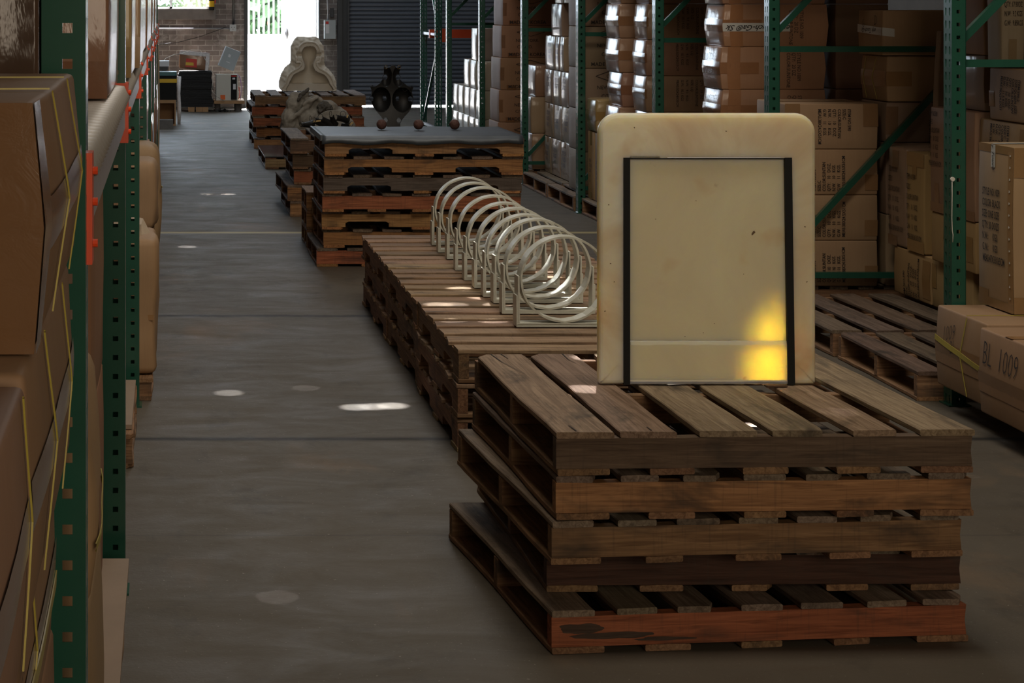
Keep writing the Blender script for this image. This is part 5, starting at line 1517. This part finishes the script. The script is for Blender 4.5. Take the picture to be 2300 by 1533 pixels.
for (zx, zy, R, rot) in ((515, 1385, .020, (0, 0, .3)), (640, 1300, .019, (0, 0, 1.1)), (795, 1280, .021, (0, 0, .2)), (945, 1230, .019, (0, 0, 1.0)), (985, 1290, .021, (0, 0, 1.1)), (1130, 1235, .021, (0, 0, .1)), (1255, 1385, .018, (0, 0, .8)), (680, 1370, .018, (0, 0, 1.2))):
    x, z = rz7(zx, zy); ring_at(rs, x, -.03, max(z, R), R, .0018, rot)
for p in (((690, 1350), (800, 1335)), ((1200, 1250), (1190, 1290)), ((1225, 1400), (1280, 1360))):
    a_, b_ = rz7(*p[0]), rz7(*p[1])
    MB().bar((a_[0], -.035, a_[1]), (b_[0], -.035, b_[1]), .003, .012).build('brass_edge', M_BRASS, rs)

# tall black shell sculpture standing behind the sheet-topped stack
YS = 15.75; SS = FPX / YS
def zs(P): return [((800 + x / 9.02 - 879) / SS, az(130 + y / 9.02, YS) - ZR) for x, y in P]
SO = smooth_poly(zs([(545, 150), (560, 230), (562, 330), (545, 420), (470, 500), (370, 570), (270, 570), (300, 640), (305, 730), (270, 830), (300, 900), (330, 980), (400, 1080), (500, 1200), (560, 1300), (600, 1380), (600, 1425), (870, 1425), (875, 1330), (930, 1230), (1060, 1090), (1130, 960), (1140, 900), (1165, 830), (1135, 730), (1130, 650), (1160, 590), (1060, 575), (960, 500), (890, 410), (885, 300), (900, 160), (830, 200), (725, 140), (620, 200)]), 3)
HOLES = [((595, 390), 46), ((855, 395), 48), ((320, 825), 40), ((588, 822), 38), ((850, 830), 38), ((1110, 835), 38), ((578, 1252), 46), ((845, 1255), 46), ((450, 615), 40), ((985, 630), 42)]
CUPS = [(zs([(500, 840)])[0], (190, 250)), (zs([(925, 845)])[0], (205, 250)), (zs([(590, 370)])[0], (115, 210)), (zs([(850, 370)])[0], (125, 210))]
k9 = 1 / 9.02 / SS
def s_mask(X, Z):
    M = in_poly(SO, X, Z)
    for p, r in HOLES[:8]:
        x, z = zs([p])[0]; M &= ~(((X - x) / (r * k9)) ** 2 + ((Z - z) / (r * k9 * 1.2)) ** 2 < 1)
    return M & (Z > 0)
def s_front(X, Z):
    hw_ = .17
    Yv = -.055 * np.sqrt(np.clip(1 - (X / .20) ** 2, 0, 1)) - .015 * np.cos(Z * 12)
    for (x, z), (rx, rz_) in CUPS:
        q = ((X - x) / (rx * k9)) ** 2 + ((Z - z) / (rz_ * k9)) ** 2
        Yv = Yv + np.where(q < 1, .085 * np.sqrt(np.clip(1 - q, 0, 1)) ** .8 + .008, 0)
    return Yv
bs_ = empty('black_shell_sculpture', (ax(879, YS), YS, ZR), 0, 'tall black metal sculpture of pierced cup shapes in front of the roller shutter', 'sculpture')
relief('shell_body', -.17, .17, 0, .56, .0026, s_mask, s_front, lambda X, Z, F_: F_ + .006, M_BLACK, bs_)
for p, r in HOLES:
    x, z = zs([p])[0]
    Fz = float(s_front(np.array([[x + r * k9]]), np.array([[z]]))[0, 0])
    ring_at(bs_, x, Fz - .001, z, r * k9 * 1.08, .0022, (0.15 if p[1] in (615, 630) else 0, 0, 0))
for x0_, x1_ in (((265, 560), (380, 640)), ((1165, 585), (1060, 640))):
    a_, b_ = zs([x0_, x1_])
    ring_at(bs_, (a_[0] + b_[0]) / 2, -.02, (a_[1] + b_[1]) / 2, .018, .002, (0, 0, .9))
x, z = zs([(730, 180)])[0]; ring_at(bs_, x, -.05, z, .018, .0022, (.9, 0, 0))
for p in ((860, 185), (595, 185)):
    x, z = zs([p])[0]; ring_at(bs_, x, -.03, z, .014, .002, (.3, .6 if p[0] > 700 else -.6, .5), M_BRASS)
# the foot carries on down to the pallet behind
#--SECTION5--
# ---------------------------------------------------------------- things along the back wall
def tg(o, l, c, g=None): return tag(o, l, c, g)
# tall stack of black rubber mats on three timber blocks
YM = 29.1; sM = FPX / YM
mx0, mx1 = ax(402, YM), ax(477, YM)
rr = random.Random(11)
for i, (a, b_) in enumerate(((423, 437), (440, 454), (454.5, 468))):
    o = bx('timber_block', ax(a, YM), ax(b_, YM), YM, YM + .5, 0, .066, M_WOODP); tg(o, '%s timber block under the stack of black mats' % ('left', 'middle', 'right')[i], 'timber block', 'timber blocks under the mats')
mt = .0205
NM = 25
TENS = {0: '', 1: '', 2: 'twenty-'}
ORDL = ORD + ['thirteenth', 'fourteenth', 'fifteenth', 'sixteenth', 'seventeenth', 'eighteenth', 'nineteenth', 'twentieth'] + ['twenty-' + q for q in ORD[:5]]
mb = MB()
for j in range(9):
    pass
mbm = MB().box(-(mx1 - mx0) / 2, (mx1 - mx0) / 2, -.32, .32, 0, mt - .003, ch=.006)
mm = lib(mbm, 'mat', M_RUBBER)
for i in range(NM):
    dx = .012 * math.sin(i * .55) + rr.uniform(-.006, .006)
    o = link_mesh('rubber_mat', mm, None, None, ((mx0 + mx1) / 2 + dx, YM + .33 + rr.uniform(-.008, .008), .0665 + i * mt), (0, 0, rr.uniform(-.015, .015)))
    tg(o, 'black rubber mat, %s from the top of the tall stack by the back wall' % ORDL[NM - 1 - i], 'mat', 'black mats stacked against the back wall')
ZM = .0665 + NM * mt
# plastic-wrapped box lying askew on the mats
b = Box(ax(401, YM), ax(468, YM), YM + .08, YM + .42, ZM + .03, ZM + .28, 'brown box in crinkled clear plastic with a red and yellow label, on the black mats', None, CR, film=True, bs=.01, seed=500, tilt=5.5, rnd=.02, wob=.02, name='wrapped_box')
b.patch('F', .22, .60, .12, .62, 'red_label', M_RED, off=.006); b.patch('F', .22, .50, .22, .40, 'yellow_label', M_YEL, off=.009)
b.patch('T', 0, 1, 0, .5, 'crinkled_plastic', M_CLEAR, off=.006); b.patch('F', 0, 1, .82, 1.0, 'crinkled_plastic', M_CLEAR, off=.008); b.patch('F', .88, 1.0, 0, .9, 'crinkled_plastic', M_CLEAR, off=.008)
# grey enamel case leaning on the machine
YG = 29.4
mb = MB().box(-.12, .12, -.11, .11, 0, .30, ch=.008)
gc = empty('grey_metal_case', (ax(507, YG), YG + .1, .590), 0, 'grey metal case leaning tilted on top of the cream machine', 'metal case')
mb.build('case_shell', M_GREYBOX, gc, (0, 0, .03), (0, math.radians(22), 0))
mb = MB().box(-.035, .0, -.114, -.111, .17, .21).box(-.03, .03, -.114, -.111, .09, .10)
mb.build('paper_sticker', M_WPAPER, gc, (0, 0, .03), (0, math.radians(22), 0))
# cream machine with a dark control strip
YQ = 29.2
mc = empty('cream_machine', (ax(510, YQ), YQ + .17, .16), 0, 'cream box-shaped machine with a dark control strip, on a plank by the open door', 'machine')
w2 = (ax(535, YQ) - ax(485, YQ)) / 2
MB().box(-w2, w2, -.17, .17, 0, .375, ch=.008).build('machine_housing', M_CREAM, mc)
MB().box(w2 - .105, w2 - .02, -.178, -.168, .01, .37).build('control_strip', M_BARS, mc)
MB().box(w2 - .10, w2 - .025, -.181, -.177, .345, .362).build('red_name_strip', M_RED, mc)
mb = MB().box(w2 - .085, w2 - .045, -.181, -.177, .305, .33).box(w2 - .075, w2 - .035, -.181, -.177, .16, .24); mb.build('paper_sticker', M_WPAPER, mc)
MB().box(-w2 + .065, -w2 + .135, -.176, -.171, .012, .08).build('orange_sticker', simple('orange_sticker', (.85, .16, .03), .5), mc)
MB().tube([(w2 - .01, -.1, .38), (w2 + .03, -.12, .33), (w2 + .05, -.12, .2), (w2 + .035, -.12, .01)], .005, 6).build('cable', simple('purple_cable', (.25, .08, .35), .4), mc, smooth=True)
MB().tube([(w2 + .01, -.12, .2), (w2 + .025, -.12, .1), (w2 + .01, -.12, .01)], .005, 6).build('cable', M_RED, mc, smooth=True)
o = bx('wooden_plank', ax(480.5, YQ), ax(549, YQ), YQ - .08, YQ + .5, .115, .158, M_WOODP, ch=.004); tg(o, 'thick pale plank carrying the cream machine', 'plank')
for i, (a, b_) in enumerate(((483, 495), (528, 543))):
    o = bx('stone_block', ax(a, YQ), ax(b_, YQ), YQ + .02, YQ + .4, 0, .1145, M_CONC, ch=.02); tg(o, '%s rough stone block under the pale plank' % ('left', 'right')[i], 'stone block', 'stone blocks under the plank')
mb = MB(); rr = random.Random(2)
for i in range(46):
    c = Vector((rr.gauss(0, .045), rr.gauss(0, .03), .008 + abs(rr.gauss(0, .012)))); E = Euler((rr.random() * 6, rr.random() * 6, rr.random() * 6)).to_matrix()
    mb.tube([c + E @ Vector((math.cos(k * PI / 4) * .014, math.sin(k * PI / 4) * .008, 0)) for k in range(8)], .003, 5, True)
o = mb.build('chain_heap', M_BLACK, None, (ax(500, YQ), YQ - .15, .002), smooth=True); tag(o, 'small heap of dark chain on the floor under the plank', 'chain', kind='stuff')
# pale cable running from the left over the mats
mb = MB().tube([(ax(365, 28.6), 28.6, az(140, 28.6)), (ax(372, 28.7), 28.7, az(131, 28.7)), (ax(392, 28.9), 28.9, az(122, 28.9)), (ax(408, 29.0), 29.0, az(121, 29.)), (ax(430, 29.05), 29.05, az(112, 29.05)), (ax(450, 29.05), 29.05, az(112, 29.05)),
      (ax(470, 29.0), 29.0, az(151, 29.)), (ax(481, 29.0), 29.0, az(170, 29.)), (ax(477, 29.0), 29.0, az(190, 29.)), (ax(476, 29.0), 29.0, az(204, 29.)), (ax(488, 29.05), 29.05, az(217, 29.05)), (ax(504, 29.1), 29.1, az(227, 29.1))], .0045, 6)
o = mb.build('pale_cable', M_CABLE, smooth=True); tg(o, 'pale cable looping over the wrapped box and down past the black mats', 'cable')
# conduit, junction box, switch boxes, extinguisher on the back wall
o = MB().tube([(-2.5, YB - .02, az(64, YB)), (ax(516, YB), YB - .02, az(64, YB))], .012, 8).build('conduit_pipe', M_GALV, smooth=True); tg(o, 'horizontal grey conduit pipe along the brick wall under the window', 'pipe')
o = MB().tube([(ax(524, YB), YB - .02, az(57, YB)), (ax(524, YB), YB - .02, 5.9)], .016, 8).build('conduit_pipe', M_COLUMN, smooth=True); tg(o, 'dark vertical conduit pipe rising left of the back door', 'pipe')
jb = empty('junction_box', (ax(523, YB), YB - .001, az(70, YB)), 0, 'square grey junction box on the brick wall left of the door', 'electrical box')
MB().box(-.05, .05, -.06, 0, 0, .10, ch=.004).build('box_body', M_GREYBOX, jb)
MB().cyl((-.02, -.062, .06), .007, -.003, 8, 'y').cyl((.02, -.062, .06), .007, -.003, 8, 'y').cyl((0, -.062, .03), .006, -.003, 8, 'y').build('knockout', M_COLUMN, jb)
o = MB().tube([(ax(352, 29.9), 29.9, az(100, 29.9)), (ax(400, 30.1), 30.1, az(95, 30.1)), (ax(450, 30.2), 30.2, az(82, 30.2)), (ax(510, 30.25), 30.25, az(60, 30.25))], .004, 5).build('sagging_wire', M_BARS, smooth=True); tg(o, 'thin dark wire sagging across the brick wall', 'wire')
sb = empty('switch_box', (ax(740, YB), YB - .001, az(87, YB)), 0, 'grey wall switch box with red and white stickers beside the steel column', 'electrical box')
wq = (ax(753, YB) - ax(727, YB)) / 2; hq = az(45, YB) - az(87, YB)
MB().box(-wq, wq, -.12, 0, 0, hq, ch=.006).build('box_body', M_GREYBOX, sb)
MB().box(-wq + .02, -wq + .065, -.1225, -.1195, hq - .06, hq - .02).build('red_sticker', M_RED, sb)
MB().box(-wq + .02, -wq + .075, -.1225, -.1195, hq - .20, hq - .065).build('paper_sticker', M_WPAPER, sb)
MB().box(wq, wq + .012, -.10, -.07, hq * .5, hq * .75).build('switch_lever', M_COLUMN, sb)
o = MB().tube([(ax(736, YB), YB - .05, az(45, YB)), (ax(736, YB), YB - .05, az(15, YB)), (ax(733, YB), YB - .05, 1.75), (ax(733, YB), YB - .05, 3.5)], .010, 8).build('conduit_pipe', M_GALV, smooth=True); tg(o, 'bent grey conduit pipe rising from the switch box', 'pipe')
o = bx('small_switch_box', ax(741, YB), ax(749, YB), YB - .06, YB - .001, az(38, YB), az(18, YB), M_COLUMN, ch=.004); tg(o, 'small dark switch box above the grey one by the steel column', 'electrical box')
fx = empty('fire_extinguisher', (ax(475, YB - .1), YB - .10, az(23, YB - .1)), 0, 'fire extinguisher hanging at the right end of the window sill', 'fire extinguisher')
MB().tube([(0, 0, 0), (0, 0, .01), (0, 0, .26), (0, 0, .31), (0, 0, .33)], [.03, .042, .042, .028, .015], 16).build('cylinder_body', M_BARS, fx, smooth=True)
MB().tube([(0, 0, .05), (0, 0, .14)], .0435, 16).build('yellow_label', M_YEL, fx)
MB().tube([(.03, -.02, .33), (.06, -.02, .25), (.055, -.02, .10)], .008, 6).build('hose', M_RED, fx, smooth=True)
MB().box(-.01, .05, -.01, .01, .33, .35).build('handle', M_RED, fx)
MB().box(-.03, .03, .045, .098, .1, .16).build('wall_bracket', M_COLUMN, fx)
# work table with papers, tool bin and crates at the far left
YT = 26.3
tb = empty('work_table', (-.55, YT, 0), 0, 'dark steel work table end with papers on top at the far left', 'table')
xe = ax(377, YT) + .55
MB().box(-.6, xe, 0, .9, .70, .745).build('table_top', M_COLUMN, tb)
for x, y in ((xe - .05, .03), (xe - .05, .85), (-.55, .03), (-.55, .85)): MB().box(x - .03, x + .03, y - .03, y + .03, 0.0, .70).build('table_leg', M_COLUMN, tb)
o = bx('paper_stack', -.4, ax(380, YT), YT + .02, YT + .35, .7455, .815, M_WPAPER, ch=.004); tg(o, 'stack of white paper at the end of the dark work table', 'paper stack')
YK = 25.8
cr = empty('plywood_crate', (-.25, YK, 0), 0, 'open plywood crate standing on the floor at the far left', 'crate')
xr = ax(395, YK) + .25
mb = MB().box(-.3, xr, 0, .48, .29, .33).box(xr - .018, xr, 0, .48, 0, .29).box(-.3, -.282, 0, .48, 0, .29).box(-.282, xr - .018, 0, .48, 0, .02).box(-.282, xr - .018, .462, .48, .02, .29)
mb.build('crate_body', M_WOODP, cr)
tbn = empty('tool_bin', (ax(381, YK), YK + .2, .3305), 0, 'black tool bin with a yellow band on the plywood crate', 'bin')
hw_ = ax(397, YK) - ax(381, YK)
MB().box(-hw_ - .1, hw_, -.16, .18, 0, .31, ch=.01).build('bin_body', M_BARS, tbn); MB().box(-hw_ - .102, hw_ + .002, -.163, .183, .22, .27, ch=.01).build('yellow_band', M_YEL, tbn)
MB().box(-hw_ - .1, hw_, -.16, .16, .312, .36, ch=.02).build('bin_lid', simple('teal_plastic', (.05, .16, .17), .4), tbn)
o = MB().tube([(0, 0, 0), (.004, 0, .2), (-.004, 0, .4), (.003, 0, .62)], [.022, .026, .024, .028], 10).build('plastic_roll', M_CLEAR, None, (ax(402, 26.2), 26.2, .0), smooth=True); tg(o, 'crinkled white plastic roll standing beside the plywood crate', 'roll')
o = bx('grey_beam_block', -.35, ax(389, 25.2), 25.15, 25.4, 0, .11, M_CONC, ch=.006); tg(o, 'grey block lying on the floor in front of the plywood crate', 'block')
